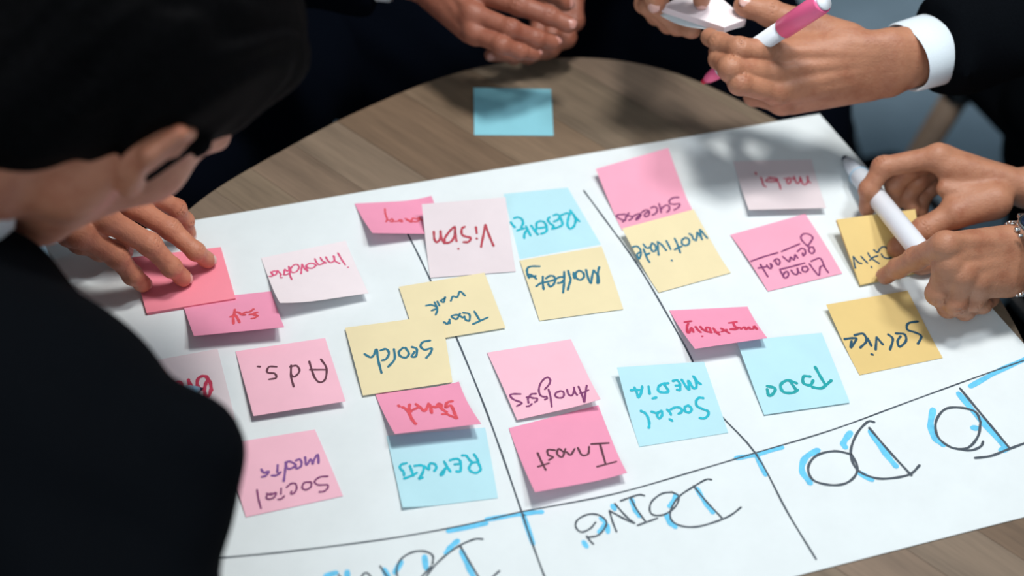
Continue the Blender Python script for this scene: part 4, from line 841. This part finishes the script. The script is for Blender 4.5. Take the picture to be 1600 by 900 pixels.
# pink marker: red tip low at the left, pink end high at the right
a = at(1097, 129, .076); b2 = at(1288, 2, .213); L = np.linalg.norm(b2-a); print('PINK LEN', L)
pen('pink_marker', 'pink and white marker resting in the hand of the person with the white cuff', a, b2, [
    ('felt_tip', [(0, .0012), (.001, .0022), (.007, .003)], 'red_tip'), ('tip_collar', [(.006, .0032), (.010, .0048), (.020, .0062), (.028, .0068)], 'pink_plastic'),
    ('barrel', [(.028, .0072), (.034, .0078), (L-.052, .0082)], 'white_plastic'), ('end_cap', [(L-.053, .0086), (L-.052, .0094), (L-.004, .0096), (L-.002, .0090)], 'pink_plastic'), ('end_disc', [(L-.003, .0078), (L+.0006, .0076)], 'white_plastic')])
a = at(1319, 246, .005); b2 = at(1443, 398, .052); L = np.linalg.norm(b2-a); print('WHITE LEN', L)
pen('white_marker', 'white marker with dark blue tip held by the upper of the two right hands', a, b2, [
    ('felt_tip', [(0, .0010), (.001, .0028), (.008, .0042)], 'navy_tip'), ('nozzle', [(.008, .0048), (.013, .0052), (.015, .0062), (.036, .0078)], 'white_plastic'),
    ('barrel', [(.036, .0078), (.038, .0092), (L-.008, .0096), (L, .0088)], 'white_plastic'), ('barrel_seam', [(.0375, .0094), (.0382, .0098), (.039, .0094)], 'blue_plastic')])
a = at(317, 607, .0016); b2 = at(120, 636, .105); L = np.linalg.norm(b2-a)
pen('pen', 'pale blue pen with dark tip writing on the half-hidden pale pink note', a, b2, [
    ('pen_tip', [(0, .0005), (.004, .0014), (.007, .0022)], 'navy_tip'), ('pen_cone', [(.007, .0024), (.018, .0042)], 'blue_plastic'), ('barrel', [(.018, .0044), (L, .0046)], 'blue_plastic')], 'pen')
# pale pink pad in two hands
r_, C4, nn = pad('sticky_note_pad', 'thick pale pink blank pad held up in both hands above the table', 'pale', [(1035, 10), (1098, -28), (1166, 30), (1132, 43)], .142, .0062)
V = []; F = []; N = 12
for j in range(3):
    for i in range(N+1):
        u = i/N; p = C4[0]*(1-u)+C4[3]*u-nn*.0072; q = C4[1]*(1-u)+C4[2]*u-nn*.0072
        pp = p+(q-p)*j/2+nrm(p-q)*(.0015+.0012*math.sin(u*5))*(1-j/2)-UPV*(.0035*math.sin(u*math.pi*1.2+.4)*(1-j/2)+.0005); V.append(pp)
for j in range(2):
    for i in range(N): k = j*(N+1)+i; F.append((k, k+1, k+N+2, k+N+1))
o = mesh_obj('backing_sheet', V, F, M['sheet'], r_); sm = o.modifiers.new('thickness', 'SOLIDIFY'); sm.thickness = .0003
# wrist watch
Wd = H['D2']; ax = nrm(Wd['Fo']-Wd['W']); wc = at(1597, 404, .058)-ax*.014; wroot = empty('wrist_watch', tuple(wc), 'silver wrist watch with dark dial on the pointing hand', 'watch')
wu = nrm(UPV*.9+CU*.30); wu = nrm(wu-np.dot(wu, ax)*ax); ws = np.cross(wu, ax)
n = 34
for k in range(n):
    a = 2*math.pi*k/n; rr_ = np.array([math.cos(a)*.0350, math.sin(a)*.0295]); c = wc+ax*.014+ws*rr_[0]+wu*rr_[1]
    tn = nrm(-math.sin(a)*.0350*ws+math.cos(a)*.0295*wu); on = np.cross(tn, ax)
    if abs(math.degrees(a)-90) < 26: continue
    for s_, wd in ((0, .008), (-.0062, .0035), (.0062, .0035)):
        V, F = box(c+ax*s_, ax, tn, on, wd, .0051 if s_ == 0 else .0046, .0028); o = mesh_obj('bracelet_link', V, F, M['steel'], wroot, smooth=False); bevel(o, .0006)
dc = wc+ax*.020+wu*.0305+ws*(-.002)
V, F = lathe([(-.004, .0175), (.004, .0185), (.0065, .0180), (.0072, .0160), (.0066, .0156)], dc, dc+wu, 48); mesh_obj('watch_case', V, F, M['steel'], wroot)
V, F = lathe([(.0058, .0157), (.0068, .0156)], dc, dc+wu, 48); mesh_obj('dial', V, F, M['dial'], wroot)
for s_ in (1, -1):
    V, F = box(dc+ws*s_*.019+wu*.000, ws, ax, wu, .010, .020, .004); bevel(mesh_obj('lug', V, F, M['steel'], wroot, smooth=False), .001)
for s_ in (-.009, 0, .009):
    V, F = lathe([(.0175, .0013 if s_ else .0020), (.0208, .0013 if s_ else .0020), (.0214, .001)], dc+ws*s_+wu*.001, dc+ws*s_+wu*.001-ax, 14); mesh_obj('crown', V, F, M['steel'], wroot)
V, F = tube([dc+wu*.0072, dc+wu*.0072+ax*.011], .0006, 6); mesh_obj('watch_hand', V, F, M['white_plastic'], wroot)
V, F = tube([dc+wu*.0074, dc+wu*.0074-ws*.008], .0007, 6); mesh_obj('watch_hand', V, F, M['white_plastic'], wroot)

# ------------------------------------------------------------------ chairs
chair_wood = wood('chair_leg_wood', srgb(160, 138, 120), 21)
def chair(x, y, yaw, label):
    root = empty('chair', (x, y, 0), label, 'chair', 'wooden-legged chairs around the table')
    c, s = math.cos(yaw), math.sin(yaw); fx = np.array([c, s, 0]); fy = np.array([-s, c, 0]); o_ = np.array([x, y, 0.])
    V, F = box(o_+UPV*.435, fx, fy, UPV, .42, .42, .035); bevel(mesh_obj('seat', V, F, M['black_cloth'], root, smooth=False), .012, 3)
    V, F = box(o_+UPV*.66-fx*.235, fx, fy, UPV, .03, .40, .34); bevel(mesh_obj('backrest', V, F, M['black_cloth'], root, smooth=False), .012, 3)
    for a in (1, -1):
        for b_ in (1, -1):
            p = o_+fx*.18*a+fy*.18*b_; q = p+fx*.06*a+fy*.05*b_; V, F = tube([p+UPV*.42, q], [.020, .017], 14); leg = mesh_obj('leg', V, F, chair_wood, root)
            V, F = tube([p+UPV*.43, p+(q-p)*.06+UPV*.39], .023, 12); mesh_obj('leg_bracket', V, F, M['black_metal'], leg if False else root)
    for a in (1, -1):
        V, F = tube([o_+fx*.2*a+fy*.2+UPV*.22, o_+fx*.2*a-fy*.2+UPV*.22], .008, 8); mesh_obj('stretcher', V, F, M['black_metal'], root)
        V, F = tube([o_-fx*.18+fy*.15*a+UPV*.42, o_-fx*.225+fy*.15*a+UPV*.6], .010, 8); mesh_obj('back_support', V, F, M['black_metal'], root)
    return root
chair(.86, 1.50, math.radians(205), 'chair with brown wooden legs under the person with the white cuff')
chair(.05, 1.80, math.radians(-90), 'chair under the person with clasped hands')
chair(1.12, .93, math.radians(180), 'chair under the person at the right edge')
